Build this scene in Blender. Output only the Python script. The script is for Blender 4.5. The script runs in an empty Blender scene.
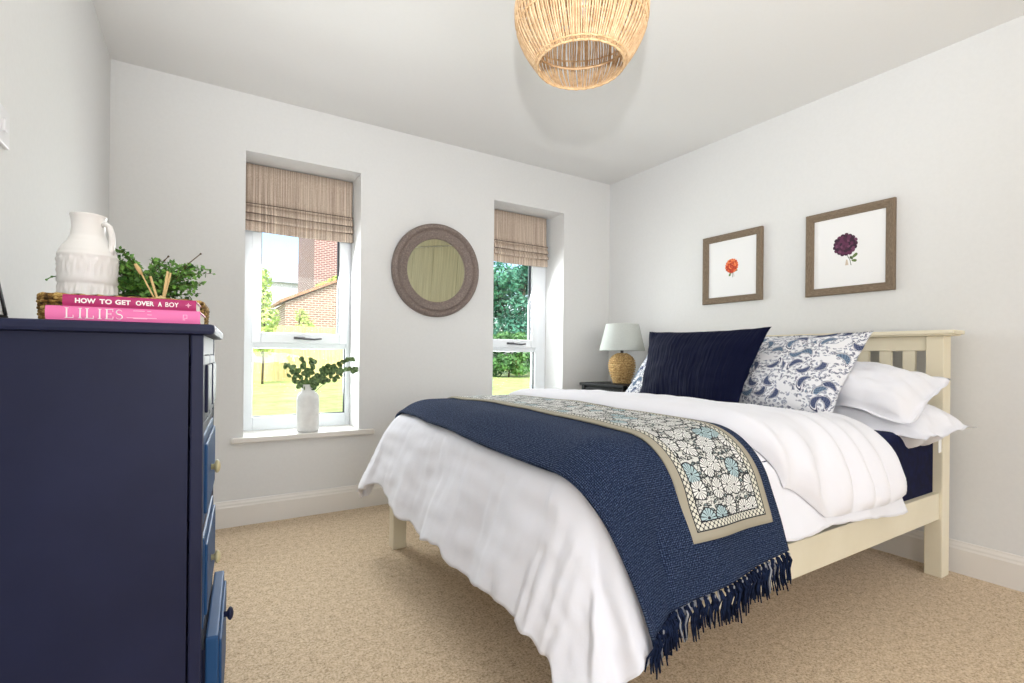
import bpy, bmesh, math, random
from mathutils import Vector, Matrix, noise, Euler
PI = math.pi
rnd = random.Random(7)
SC = bpy.context.scene
COL = SC.collection

# ------------------------------------------------------------------ camera
F, TH, CY, CH, ROLL = 499.8231, 0.5545766, 355.39173, .9566089, .01007391
cam_d = bpy.data.cameras.new('camera')
cam_d.sensor_width = 36.0
cam_d.lens = F / 1024 * 36
cam_d.shift_y = (CY - 341.5) / 1024
cam_d.clip_start = .02
cam = bpy.data.objects.new('camera', cam_d)
COL.objects.link(cam)
S_, C_ = math.sin(TH), math.cos(TH)
fwd = Vector((S_, C_, 0)); rgt = Vector((C_, -S_, 0)); up = Vector((0, 0, 1))
cr, sr = math.cos(ROLL), math.sin(ROLL)
r2 = rgt * cr + up * sr
u2 = up * cr - rgt * sr
M = Matrix((( r2.x, u2.x, -fwd.x, 0), (r2.y, u2.y, -fwd.y, 0), (r2.z, u2.z, -fwd.z, CH), (0, 0, 0, 1)))
cam.matrix_world = M
SC.camera = cam
def ray(px, py):
    a = (px - 512) / F; b = (py - CY) / F
    u = a * cr + b * sr; v = -a * sr + b * cr
    return Vector((S_ + C_ * u, C_ - S_ * u, -v))
def at(axis, val, px, py):
    """the point of a photograph pixel on the plane axis = val"""
    d = ray(px, py); o = Vector((0, 0, CH))
    return o + d * ((val - o[axis]) / d[axis])

# ------------------------------------------------------------------ world, lights, exposure
SC.view_settings.view_transform = 'Standard'
SC.view_settings.look = 'None'
SC.view_settings.gamma = 1
SC.view_settings.use_curve_mapping = False
SC.view_settings.exposure = 0.04
W = bpy.data.worlds.new('world'); SC.world = W; W.use_nodes = True
nt = W.node_tree; nt.nodes.clear()
sky = nt.nodes.new('ShaderNodeTexSky'); sky.sky_type = 'NISHITA'; sky.sun_disc = False
sky.sun_elevation = math.radians(48); sky.sun_rotation = math.radians(200); sky.dust_density = 3.0
bg = nt.nodes.new('ShaderNodeBackground'); bg.inputs['Strength'].default_value = 0.42
wo = nt.nodes.new('ShaderNodeOutputWorld')
nt.links.new(sky.outputs[0], bg.inputs[0]); nt.links.new(bg.outputs[0], wo.inputs[0])
def light(name, kind, loc, rot, energy, color=(1, 1, 1), **kw):
    d = bpy.data.lights.new(name, kind); d.energy = energy; d.color = color
    for k, v in kw.items(): setattr(d, k, v)
    o = bpy.data.objects.new(name, d); COL.objects.link(o); o.location = loc; o.rotation_euler = rot
    return o
light('sun', 'SUN', (0, 0, 8), (math.radians(42), 0, math.radians(-25)), 3.0, (1, .95, .86), angle=.01)
# made-up fill panel behind the photographer, then daylight through the two windows in view
light('back_fill', 'AREA', (1.25, -2.56, 1.45), (math.radians(90), 0, 0), 14, (.93, .965, 1), shape='RECTANGLE', size=2.6, size_y=1.7)
light('daylight_window_left', 'AREA', (.52, 3.55, 1.15), (math.radians(-62), 0, 0), 34, (.96, .98, 1), shape='RECTANGLE', size=.5, size_y=1.1)
light('daylight_window_right', 'AREA', (2.08, 3.55, 1.15), (math.radians(-62), 0, 0), 26, (.96, .99, 1), shape='RECTANGLE', size=.5, size_y=1.1)
# the photographer's flash just above the camera
light('flash', 'SPOT', (-.10, -.15, 1.32), (0, 0, 0), 150, (.97, .985, 1), shadow_soft_size=.035, spot_size=math.radians(100), spot_blend=.7).rotation_euler = Vector((1.5, 2.0, 1.75)).to_track_quat('-Z', 'Y').to_euler()
light('ceiling_fill', 'AREA', (.75, -.5, .9), (math.radians(180 - 10), 0, 0), 18, (.965, .98, 1), shape='DISK', size=.8)  # added fill lamp aimed up to brighten the ceiling
# unseen fill lamp by the left wall, added to brighten the bed's foot
light('side_fill', 'AREA', (-.37, -.95, 1.35), (0, 0, 0), 20, (.975, .985, 1), shape='RECTANGLE', size=.8, size_y=1.7).rotation_euler = Vector((1, 1.6, -.30)).to_track_quat('-Z', 'Z').to_euler()

# ------------------------------------------------------------------ node helper
class N:
    """tiny expression language over shader nodes"""
    def __init__(s, t, sock): s.t, s.s = t, sock
    def _m(s, op, *a):
        n = s.t.nodes.new('ShaderNodeMath'); n.operation = op
        for i, v in enumerate((s,) + a):
            if isinstance(v, N): s.t.links.new(v.s, n.inputs[i])
            else: n.inputs[i].default_value = v
        return N(s.t, n.outputs[0])
    def __add__(s, o): return s._m('ADD', o)
    def __radd__(s, o): return s._m('ADD', o)
    def __sub__(s, o): return s._m('SUBTRACT', o)
    def __rsub__(s, o): return (s * -1) + o
    def __mul__(s, o): return s._m('MULTIPLY', o)
    def __rmul__(s, o): return s._m('MULTIPLY', o)
    def __truediv__(s, o): return s._m('DIVIDE', o)
    def gt(s, o): return s._m('GREATER_THAN', o)
    def lt(s, o): return s._m('LESS_THAN', o)
    def sin(s): return s._m('SINE')
    def abs(s): return s._m('ABSOLUTE')
    def sqrt(s): return s._m('SQRT')
    def fract(s): return s._m('FRACT')
    def atan2(s, o): return s._m('ARCTAN2', o)
    def max(s, o): return s._m('MAXIMUM', o)
    def min(s, o): return s._m('MINIMUM', o)
    def clamp(s): return s.max(0.0).min(1.0)
    def step(s, a, b):
        n = s.t.nodes.new('ShaderNodeMapRange'); n.clamp = True
        s.t.links.new(s.s, n.inputs['Value'])
        n.inputs['From Min'].default_value = a; n.inputs['From Max'].default_value = b
        return N(s.t, n.outputs[0])
class Mat:
    def __init__(s, name, color=(.8, .8, .8), rough=.5, **kw):
        s.m = bpy.data.materials.new(name); s.m.use_nodes = True
        s.t = s.m.node_tree; s.b = s.t.nodes['Principled BSDF']; s.out = s.t.nodes['Material Output']
        s.b.inputs['Base Color'].default_value = (*color, 1); s.b.inputs['Roughness'].default_value = rough
        for k, v in kw.items(): s.b.inputs[k.replace('_', ' ')].default_value = v
        s._tc = None
    def tc(s, out='Object', scale=(1, 1, 1), rot=(0, 0, 0), loc=(0, 0, 0)):
        if s._tc is None: s._tc = s.t.nodes.new('ShaderNodeTexCoord')
        m = s.t.nodes.new('ShaderNodeMapping'); s.t.links.new(s._tc.outputs[out], m.inputs[0])
        m.inputs['Scale'].default_value = scale; m.inputs['Rotation'].default_value = rot; m.inputs['Location'].default_value = loc
        return m.outputs[0]
    def xyz(s, v):
        n = s.t.nodes.new('ShaderNodeSeparateXYZ'); s.t.links.new(v, n.inputs[0])
        return [N(s.t, n.outputs[i]) for i in range(3)]
    def vec(s, x, y, z=0.0):
        n = s.t.nodes.new('ShaderNodeCombineXYZ')
        for i, v in enumerate((x, y, z)):
            if isinstance(v, N): s.t.links.new(v.s, n.inputs[i])
            else: n.inputs[i].default_value = v
        return n.outputs[0]
    def noise(s, v, scale=5, detail=3, rough=.5, out='Fac'):
        n = s.t.nodes.new('ShaderNodeTexNoise'); s.t.links.new(v, n.inputs['Vector'])
        n.inputs['Scale'].default_value = scale; n.inputs['Detail'].default_value = detail; n.inputs['Roughness'].default_value = rough
        return N(s.t, n.outputs[out])
    def voronoi(s, v, scale, rnd_=1.0, dims='2D', feature='F1'):
        n = s.t.nodes.new('ShaderNodeTexVoronoi'); n.voronoi_dimensions = dims; n.feature = feature
        s.t.links.new(v, n.inputs['Vector']); n.inputs['Scale'].default_value = scale
        if 'Randomness' in n.inputs: n.inputs['Randomness'].default_value = rnd_
        return n
    def ramp(s, f, stops, interp='LINEAR'):
        n = s.t.nodes.new('ShaderNodeValToRGB'); n.color_ramp.interpolation = interp
        e = n.color_ramp.elements
        while len(e) < len(stops): e.new(.5)
        for el, (p, c) in zip(e, stops): el.position = p; el.color = (*c, 1)
        s.t.links.new(f.s, n.inputs[0]); return n.outputs[0]
    def mix(s, f, a, b):
        n = s.t.nodes.new('ShaderNodeMix'); n.data_type = 'RGBA'
        if isinstance(f, N): s.t.links.new(f.s, n.inputs[0])
        else: n.inputs[0].default_value = f
        for i, v in ((6, a), (7, b)):
            if isinstance(v, tuple): n.inputs[i].default_value = (*v, 1)
            else: s.t.links.new(v, n.inputs[i])
        return n.outputs[2]
    def base(s, sock): s.t.links.new(sock, s.b.inputs['Base Color']); return s
    def bump(s, f, strength=.3, dist=.01):
        n = s.t.nodes.new('ShaderNodeBump'); n.inputs['Strength'].default_value = strength; n.inputs['Distance'].default_value = dist
        s.t.links.new(f.s, n.inputs['Height']); s.t.links.new(n.outputs[0], s.b.inputs['Normal']); return s

def srgb(r, g, b):
    f = lambda c: (c / 255 / 12.92) if c / 255 <= .04045 else ((c / 255 + .055) / 1.055) ** 2.4
    return (f(r), f(g), f(b))

# ------------------------------------------------------------------ materials
def plain(name, c, rough=.5, **kw): return Mat(name, srgb(*c), rough, **kw)
def speck(name, c1, c2, scale, rough=.7, bump=.2, dist=.004, coord='Object', detail=4, lo=.35, hi=.65, sc=(1, 1, 1)):
    m = Mat(name, rough=rough); v = m.tc(coord, sc)
    f = m.noise(v, scale, detail, .6)
    m.base(m.ramp(f, [(lo, srgb(*c1)), (hi, srgb(*c2))]))
    if bump: m.bump(f, bump, dist)
    return m
WALL = speck('wall_paint', (222, 222, 221), (224, 224, 223), 60, .85, .05, .001)
CEIL = speck('ceiling_paint', (227, 226, 224), (228, 227, 225), 60, .9, .05, .001)
TRIM = plain('white_gloss_trim', (228, 224, 218), .35)
UPVC = plain('white_upvc', (236, 240, 244), .3)
GASKET = plain('dark_gasket', (52, 54, 58), .5)
CARPET = Mat('beige_carpet', rough=1.0)
v = CARPET.tc('Object'); n1 = CARPET.noise(v, 130, 3, .7); n2 = CARPET.noise(v, 38, 3, .6); n3 = CARPET.noise(v, 420, 2, .6)
cf = n1 * .5 + n2 * .2 + n3 * .3
CARPET.base(CARPET.ramp(cf, [(.37, srgb(134, 110, 82)), (.48, srgb(203, 179, 147)), (.60, srgb(233, 215, 188))]))
CARPET.bump(n1 * .5 + n3 * .5, .5, .006)
CARPET.b.inputs['Sheen Weight'].default_value = .15
GLASS = Mat('window_glass'); t = GLASS.t
tr = t.nodes.new('ShaderNodeBsdfTransparent'); tr.inputs[0].default_value = (.96, .98, .97, 1)
gl = t.nodes.new('ShaderNodeBsdfGlossy'); gl.inputs['Roughness'].default_value = .02
fr = t.nodes.new('ShaderNodeFresnel'); fr.inputs[0].default_value = 1.35
mx = t.nodes.new('ShaderNodeMixShader')
t.links.new(fr.outputs[0], mx.inputs[0]); t.links.new(tr.outputs[0], mx.inputs[1]); t.links.new(gl.outputs[0], mx.inputs[2])
t.links.new(mx.outputs[0], GLASS.out.inputs[0])
BLIND = Mat('striped_blind_fabric', rough=.95)
v = BLIND.tc('Object', (1, .02, .006)); f = BLIND.noise(v, 200, 2, .7); f2 = BLIND.noise(BLIND.tc('Object', (1, 1, .6)), 260, 2, .5)
BLIND.base(BLIND.ramp(f * .8 + f2 * .2, [(.34, srgb(128, 111, 101)), (.48, srgb(180, 161, 146)), (.62, srgb(222, 207, 190))]))
BLIND.bump(f, .15, .001)
BLIND_TAPE = plain('dark_blind_seam', (88, 72, 62), .9)
NAVY = Mat('navy_paint', rough=.5, Specular_IOR_Level=.3); v = NAVY.tc('Object')
f = NAVY.noise(v, 3, 4, .6); NAVY.base(NAVY.ramp(f, [(.3, srgb(24, 28, 56)), (.7, srgb(32, 37, 68))])); NAVY.bump(NAVY.noise(NAVY.tc('Object', (1, 1, .1)), 90, 3), .06, .002)
NAVYBLUE = plain('blue_drawer_paint', (36, 76, 120), .5, Specular_IOR_Level=.22)
KNOB = plain('antique_cream_knob', (196, 184, 142), .3)
CREAM = Mat('cream_bed_paint', rough=.45); f = CREAM.noise(CREAM.tc('Object', (1, 1, 1)), 6, 3)
CREAM.base(CREAM.ramp(f, [(.3, srgb(226, 217, 192)), (.7, srgb(232, 224, 201))]))
COTTON = Mat('white_cotton', srgb(234, 234, 240), .9); COTTON.b.inputs['Sheen Weight'].default_value = .15
COTTON.bump(COTTON.noise(COTTON.tc('Object'), 28, 4, .6), .12, .006)
SHEET = speck('navy_sheet', (10, 16, 54), (16, 26, 74), 30, .8, .1, .003)
VELVET = Mat('navy_velvet', srgb(7, 12, 40), .8); VELVET.b.inputs['Sheen Weight'].default_value = .05
VELVET.b.inputs['Sheen Tint'].default_value = (*srgb(60, 76, 130), 1); VELVET.b.inputs['Sheen Roughness'].default_value = .4
f = VELVET.noise(VELVET.tc('UV', (34, 1.2, 1)), 1, 3); VELVET.bump(f, .7, .02)

THROW = Mat('navy_woven_throw', rough=.95)
ux, uy, _ = THROW.xyz(THROW.tc('UV'))
a = ((ux + uy) * 620).sin(); b = ((ux - uy) * 620).sin(); w = a * b
nz = THROW.noise(THROW.tc('UV'), 260, 2, .6)
THROW.base(THROW.ramp(w * .14 + nz * .8 + .1, [(.34, srgb(15, 21, 40)), (.52, srgb(36, 48, 76)), (.74, srgb(96, 112, 140))]))
THROW.bump(w * .5 + nz, .5, .004)
TASSEL = speck('navy_tassel_yarn', (14, 20, 40), (30, 42, 70), 90, .95, .3, .002)
TASSEL_FLECK = plain('pale_yarn_fleck', (150, 152, 158), .9)

def flower_mask(m, vec, scale, petals, R, thresh=.0):
    """returns (line mask, cell random, inside mask) of line-drawn flowers in scattered cells"""
    vo = m.voronoi(vec, scale, .75)
    sv = m.t.nodes.new('ShaderNodeVectorMath'); sv.operation = 'SUBTRACT'
    m.t.links.new(vec, sv.inputs[0]); 
    # position output is in scaled space already divided back
    m.t.links.new(vo.outputs['Position'], sv.inputs[1])
    x, y, _ = m.xyz(sv.outputs[0]); x = x * scale; y = y * scale
    cr_, cg, cb = m.xyz(vo.outputs['Color'])
    ang = y.atan2(x) + cr_ * 6.28
    r = (x * x + y * y).sqrt()
    return x, y, r, ang, cr_, cg, cb

QUILT = Mat('block_print_quilt', rough=.9)
QU, QV, _ = QUILT.xyz(QUILT.tc('UV'))          # metres: u across (0..QW), v along from the near hem
QW = .345
wv = QUILT.noise(QUILT.tc('UV'), 16, 3, .6, 'Color')
def warp(m, amt, scale, coord='UV'):
    n = m.t.nodes.new('ShaderNodeTexNoise'); n.inputs['Scale'].default_value = scale; n.inputs['Detail'].default_value = 2
    uv = m.tc(coord); m.t.links.new(uv, n.inputs['Vector'])
    a = m.t.nodes.new('ShaderNodeVectorMath'); a.operation = 'MULTIPLY_ADD'
    m.t.links.new(n.outputs['Color'], a.inputs[0]); a.inputs[1].default_value = (amt,) * 3; m.t.links.new(uv, a.inputs[2])
    return a.outputs[0]
wvec = warp(QUILT, .02, 18)
x, y, r, ang, c1, c2, c3 = flower_mask(QUILT, wvec, 18, 12, .5)
pet = (ang * 7.0).sin().abs()                 # petal edges where sine crosses zero
edge = pet.lt(.42) * r.gt(.10) * r.lt(.46)
rim = (r - .47).abs().lt(.03)
core = r.lt(.07)
flower = (edge + rim + core).clamp()
x2, y2, r2_, ang2, d1, d2, d3 = flower_mask(QUILT, wvec, 54, 5, .5)
# small leaves as bent ellipses with a midrib
lx = x2 * 1.0; ly = y2 * 2.3 + x2 * x2 * 1.5
lr = (lx * lx + ly * ly).sqrt()
leaf = ((lr - .42).abs().lt(.13) + ly.abs().lt(.07) * lr.lt(.4)).clamp()
nz = QUILT.noise(wvec, 70, 2, .5)
scroll = (nz - .5).abs().lt(.03)
outside = r.gt(.5)
line = (flower * r.lt(.5) + outside * (leaf + scroll).clamp()).clamp()
fill = QUILT.mix(r.lt(.5), QUILT.mix((d1.gt(.5) * lr.lt(.4)), srgb(212, 212, 206), srgb(150, 168, 168)), QUILT.mix(c2.gt(.13), srgb(172, 194, 198), srgb(226, 226, 222)))
field = QUILT.mix(line, fill, srgb(52, 54, 57))
# border bands: taupe hem outside, a chain of crosses inside it
du = QU.min((QU * -1) + QW); dv = QV; dd = du.min(dv)
ch = (((QU + QV) * 210).sin() * ((QU - QV) * 210).sin()).abs()
chain = QUILT.mix(ch.lt(.22), srgb(214, 212, 198), srgb(52, 54, 56))
rails = ((dd - .024).abs().lt(.0022) + (dd - .046).abs().lt(.0022)).clamp()
chain = QUILT.mix(rails, chain, srgb(44, 46, 50))
pat = QUILT.mix(dd.lt(.047), field, chain)
QUILT.base(QUILT.mix(dd.lt(.023), pat, srgb(164, 157, 140)))
QUILT.bump(QUILT.noise(QUILT.tc('UV'), 30, 2), .2, .006)

PAISLEY = Mat('blue_paisley_cotton', rough=.9)
pv = warp(PAISLEY, .010, 12)
def motif(scale, L, Wd, keep):
    x, y, r, ang, c1, c2, c3 = flower_mask(PAISLEY, pv, scale, 5, .5)
    sA, cA = (c1 * 6.283).sin(), (c1 * 6.283 + 1.5708).sin()
    X = x * cA - y * sA; Y = x * sA + y * cA
    Yb = Y + X * X * 1.3 - .04
    e = ((X / L) * (X / L) + (Yb / (Wd * 1.0)) * (Yb / Wd) * (1.0 + X * 1.8)).sqrt()
    on = c2.gt(keep)
    return e, on, X, Yb, c3
e1, on1, X1, Y1, k1 = motif(11.5, .40, .15, .12)
body1 = e1.lt(1.0) * on1
dots = ((X1 * 44).sin() * (Y1 * 44).sin()).gt(-.25)
ringl = (e1 - 1.22).abs().lt(.08) * on1
away = e1.gt(1.4)
e2, on2, X2, Y2, k2 = motif(31, .36, .12, .10)
body2 = e2.lt(1.0) * on2 * away
vein = Y2.abs().lt(.02)
x3, y3, r3, a3, q1, q2, q3 = flower_mask(PAISLEY, pv, 44, 5, .5)
berry = ((r3 - .20).abs().lt(.06) + (y3 + x3 * x3 - .1).abs().lt(.045) * r3.lt(.42)).clamp() * away * e2.gt(1.15)
colp = PAISLEY.mix(berry, srgb(238, 238, 241), srgb(120, 126, 148))
colp = PAISLEY.mix(body2, colp, PAISLEY.mix(vein, PAISLEY.mix(k2.gt(.45), srgb(122, 132, 156), srgb(62, 68, 100)), srgb(214, 216, 224)))
colp = PAISLEY.mix(ringl, colp, srgb(58, 64, 96))
colp = PAISLEY.mix(body1, colp, PAISLEY.mix(dots, srgb(36, 44, 76), PAISLEY.mix(k1.gt(.5), srgb(122, 144, 168), srgb(98, 108, 138))))
PAISLEY.base(colp)

for m_ in (VELVET, SHEET, THROW, TASSEL, QUILT, PAISLEY, COTTON, BLIND, CARPET): m_.b.inputs['Specular IOR Level'].default_value = .12
RATTAN = speck('pale_rattan', (196, 158, 118), (226, 196, 156), 40, .6, .2, .002)
RATTAN_RIM = speck('rattan_binding', (200, 160, 114), (226, 194, 150), 60, .6, .2, .002)
SEAGRASS = Mat('woven_seagrass', rough=.8)
f = SEAGRASS.noise(SEAGRASS.tc('Object', (1, 1, 1.0)), 60, 3, .7)
SEAGRASS.base(SEAGRASS.ramp(f, [(.38, srgb(66, 44, 14)), (.5, srgb(146, 108, 48)), (.60, srgb(206, 172, 100))]))
LAMPROPE = Mat('braided_rope', rough=.85)
f = LAMPROPE.noise(LAMPROPE.tc('Object'), 90, 3, .6); LAMPROPE.base(LAMPROPE.ramp(f, [(.35, srgb(158, 118, 66)), (.5, srgb(206, 170, 112)), (.65, srgb(232, 202, 150))]))
SHADE = speck('grey_linen_shade', (188, 192, 187), (199, 203, 198), 200, .9, .1, .001)
BLACK = plain('black_paint', (12, 12, 15), .6, Specular_IOR_Level=.25)
FRAMEWOOD = Mat('weathered_frame_wood', rough=.7)
f = FRAMEWOOD.noise(FRAMEWOOD.tc('UV', (3, 60, 1)), 6, 4, .7); FRAMEWOOD.base(FRAMEWOOD.ramp(f, [(.3, srgb(88, 74, 60)), (.5, srgb(122, 105, 86)), (.7, srgb(150, 134, 112))])); FRAMEWOOD.bump(f, .3, .003)
MIRRORWOOD = Mat('washed_mauve_wood', rough=.65)
f = MIRRORWOOD.noise(MIRRORWOOD.tc('Object', (1, 1, 1)), 110, 4, .7); MIRRORWOOD.base(MIRRORWOOD.ramp(f, [(.3, srgb(96, 84, 78)), (.55, srgb(126, 112, 105)), (.75, srgb(158, 144, 136))])); MIRRORWOOD.bump(f, .2, .002)
MIRROR = Mat('mirror_silver', (.86, .88, .84), .02, Metallic=1.0)
PAPER = plain('art_paper', (238, 238, 238), .6)
CERAMIC = plain('white_glazed_ceramic', (236, 234, 230), .35, Specular_IOR_Level=.3)
VASEM = speck('matt_white_ceramic', (226, 226, 224), (236, 236, 234), 30, .6, .05, .002)
CHROME = plain('dull_chrome', (84, 84, 88), .35, Metallic=.8)
BOOK_DARK = plain('magenta_book_cloth', (176, 34, 104), .5)
BOOK_PINK = plain('bubblegum_pink_book', (236, 118, 178), .5)
PAGES = plain('book_pages', (232, 226, 212), .9)
LETTER = plain('white_print', (246, 240, 240), .6)
LETTER_SOFT = plain('pale_pink_print', (250, 200, 226), .6)
WHITEPLASTIC = plain('white_plastic', (232, 232, 234), .35)
REED = plain('pale_reed', (222, 190, 134), .7)
DIFF = plain('cream_stopper', (226, 206, 150), .6)
def leafmat(name, c1, c2, scale=6, rough=.55):
    m = Mat(name, rough=rough); f = m.noise(m.tc('Object'), scale, 2)
    m.base(m.ramp(f, [(.35, srgb(*c1)), (.65, srgb(*c2))])); m.b.inputs['Subsurface Weight'].default_value = 0.0
    return m
LEAF_FERN = leafmat('fern_green', (34, 82, 24), (120, 170, 72), 60)
LEAF_EUC = leafmat('eucalyptus_green', (52, 82, 46), (118, 144, 88), 70)
STEM = plain('brown_stem', (86, 68, 46), .8)
POT = plain('dark_pot', (28, 24, 22), .6)
GRASS = speck('lawn_grass', (160, 182, 100), (202, 216, 140), 3, .9, .4, .05)
FENCE = Mat('sunlit_fence_wood', rough=.85)
f = FENCE.noise(FENCE.tc('Object', (2, 2, .15)), 9, 3, .6); FENCE.base(FENCE.ramp(f, [(.3, srgb(196, 176, 122)), (.7, srgb(226, 208, 158))]))
def brickmat(name, c1, c2, mort, scale=1.0):
    m = Mat(name, rough=.9); b = m.t.nodes.new('ShaderNodeTexBrick')
    v = m.tc('UV'); m.t.links.new(v, b.inputs[0])
    b.inputs['Color1'].default_value = (*srgb(*c1), 1); b.inputs['Color2'].default_value = (*srgb(*c2), 1); b.inputs['Mortar'].default_value = (*srgb(*mort), 1)
    b.inputs['Scale'].default_value = scale; b.inputs['Mortar Size'].default_value = .018; b.inputs['Brick Width'].default_value = .3; b.inputs['Row Height'].default_value = .11
    m.t.links.new(b.outputs[0], m.b.inputs['Base Color']); return m
BRICK = brickmat('red_brick', (150, 106, 102), (128, 88, 88), (206, 190, 184))
BRICK2 = brickmat('warm_brick', (164, 122, 106), (138, 100, 88), (214, 200, 186))
ROOF = speck('roof_tile', (168, 120, 96), (190, 146, 116), 8, .9, .2, .02)
RENDER = plain('pale_render', (214, 220, 230), .9)
TREE_A = leafmat('dark_bluegreen_leaves', (34, 92, 74), (92, 160, 132), 1.4)
TREE_B = leafmat('mid_green_leaves', (40, 86, 42), (100, 150, 82), 1.6)
TREE_C = leafmat('bright_yellowgreen_leaves', (150, 186, 70), (214, 226, 140), 2)
BARK = plain('tree_bark', (86, 74, 60), .9)
PLANK = Mat('green_grey_boards', rough=.7)
f = PLANK.noise(PLANK.tc('Object', (6, 6, .25)), 5, 4, .7); PLANK.base(PLANK.ramp(f, [(.3, srgb(126, 122, 92)), (.5, srgb(148, 144, 112)), (.7, srgb(166, 163, 132))]))
BULB = plain('frosted_bulb', (246, 244, 244), .4)
TAG = plain('care_label', (236, 236, 236), .8)

# ------------------------------------------------------------------ mesh helpers
def link(name, me, mats, parent=None, smooth=False):
    o = bpy.data.objects.new(name, me); COL.objects.link(o)
    for m in (mats if isinstance(mats, (list, tuple)) else [mats]):
        me.materials.append(m.m if isinstance(m, Mat) else m)
    if smooth:
        for p in me.polygons: p.use_smooth = True
    if parent: o.parent = parent
    return o
def obj(name, bm, mats, parent=None, smooth=False):
    bmesh.ops.recalc_face_normals(bm, faces=bm.faces)
    me = bpy.data.meshes.new(name); bm.to_mesh(me); bm.free()
    return link(name, me, mats, parent, smooth)
def tag(o, label=None, cat=None, group=None, kind=None):
    if label: o['label'] = label
    if cat: o['category'] = cat
    if group: o['group'] = group
    if kind: o['kind'] = kind
    return o
def thing(name, label, cat, loc=(0, 0, 0), rot=(0, 0, 0), group=None):
    o = bpy.data.objects.new(name, None); COL.objects.link(o); o.empty_display_size = .1
    o.location = loc; o.rotation_euler = rot
    return tag(o, label, cat, group)
def structure(o, label=None):
    o['kind'] = 'structure'
    if label: o['label'] = label
    return o
def box(bm, lo, hi, bevel=0.0, seg=2, mat=0):
    r = bmesh.ops.create_cube(bm, size=1)
    vs = r['verts']
    for v in vs:
        v.co = Vector([lo[i] + (v.co[i] + .5) * (hi[i] - lo[i]) for i in range(3)])
    fs = set(f for v in vs for f in v.link_faces)
    for f in fs: f.material_index = mat
    if bevel:
        es = list(set(e for v in vs for e in v.link_edges))
        bmesh.ops.bevel(bm, geom=es, offset=bevel, segments=seg, affect='EDGES', profile=.6, material=-1)
def boxes(name, lst, mat, parent=None, bevel=.004):
    bm = bmesh.new()
    for lo, hi in lst: box(bm, lo, hi, bevel)
    return obj(name, bm, mat, parent)
def lathe(bm, prof, seg=40, axis=(0, 0, 0), cap=True, mat=0):
    rings = []
    for r, z in prof:
        rings.append([bm.verts.new((axis[0] + r * math.cos(2 * PI * i / seg), axis[1] + r * math.sin(2 * PI * i / seg), axis[2] + z)) for i in range(seg)])
    for a, b in zip(rings, rings[1:]):
        for i in range(seg):
            f = bm.faces.new((a[i], a[(i + 1) % seg], b[(i + 1) % seg], b[i])); f.material_index = mat
    if cap:
        for rg in (rings[0], rings[-1]):
            f = bm.faces.new(rg); f.material_index = mat
    return rings
def tube(bm, pts, rad, seg=8, closed=False, mat=0):
    pts = [Vector(p) for p in pts]; n = len(pts); rings = []
    prev = None
    for i, p in enumerate(pts):
        t = (pts[(i + 1) % n] - pts[i - 1]) if closed else (pts[min(i + 1, n - 1)] - pts[max(i - 1, 0)])
        t.normalize()
        ref = prev if prev is not None else (Vector((0, 0, 1)) if abs(t.z) < .9 else Vector((1, 0, 0)))
        a = (ref - t * ref.dot(t)); 
        if a.length < 1e-6: a = t.orthogonal()
        a.normalize(); b = t.cross(a); prev = a
        r = rad[i] if isinstance(rad, (list, tuple)) else rad
        rings.append([bm.verts.new(p + a * r * math.cos(2 * PI * k / seg) + b * r * math.sin(2 * PI * k / seg)) for k in range(seg)])
    m = n if closed else n - 1
    for i in range(m):
        A, B = rings[i], rings[(i + 1) % n]
        for k in range(seg):
            f = bm.faces.new((A[k], A[(k + 1) % seg], B[(k + 1) % seg], B[k])); f.material_index = mat; f.smooth = True
    if not closed:
        for rg in (rings[0], rings[-1]):
            f = bm.faces.new(rg); f.material_index = mat
def ball(bm, c, r, sub=2, scale=(1, 1, 1), mat=0):
    g = bmesh.ops.create_icosphere(bm, subdivisions=sub, radius=r)
    for v in g['verts']:
        v.co = Vector((v.co.x * scale[0], v.co.y * scale[1], v.co.z * scale[2])) + Vector(c)
    for f in set(f for v in g['verts'] for f in v.link_faces): f.material_index = mat; f.smooth = True
def grid(name, fn, nu, nv, mats, parent=None, uv=None, solid=0, sub=0, solid_off=-1, rim_mat=None):
    """mesh from fn(i/nu, j/nv) -> point; uv(i/nu,j/nv) -> (u, v)"""
    vs, fs, uvs = [], [], []
    for j in range(nv + 1):
        for i in range(nu + 1):
            vs.append(tuple(fn(i / nu, j / nv)))
            uvs.append(uv(i / nu, j / nv) if uv else (i / nu, j / nv))
    for j in range(nv):
        for i in range(nu):
            a = j * (nu + 1) + i
            fs.append((a, a + 1, a + nu + 2, a + nu + 1))
    me = bpy.data.meshes.new(name); me.from_pydata(vs, [], fs)
    ul = me.uv_layers.new(name='UVMap')
    for p in me.polygons:
        for li in p.loop_indices: ul.data[li].uv = uvs[me.loops[li].vertex_index]
    o = link(name, me, mats, parent, True)
    if solid:
        s = o.modifiers.new('thickness', 'SOLIDIFY'); s.thickness = solid; s.offset = solid_off
    if sub:
        s = o.modifiers.new('smooth', 'SUBSURF'); s.levels = sub; s.render_levels = sub
    return o
def nz(x, y, z=0.0): return noise.noise(Vector((x, y, z)))
def sstep(a, b, x):
    t = min(1, max(0, (x - a) / (b - a))); return t * t * (3 - 2 * t)
def lerp(a, b, t): return a + (b - a) * t
def box_uv(o, s=1.0):
    me = o.data; ul = me.uv_layers.new(name='UVMap')
    for p in me.polygons:
        n = p.normal; ax = max(range(3), key=lambda k: abs(n[k]))
        for li in p.loop_indices:
            c = me.vertices[me.loops[li].vertex_index].co
            ul.data[li].uv = ((c.y, c.z) if ax == 0 else (c.x, c.z) if ax == 1 else (c.x, c.y))
    return o

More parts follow.
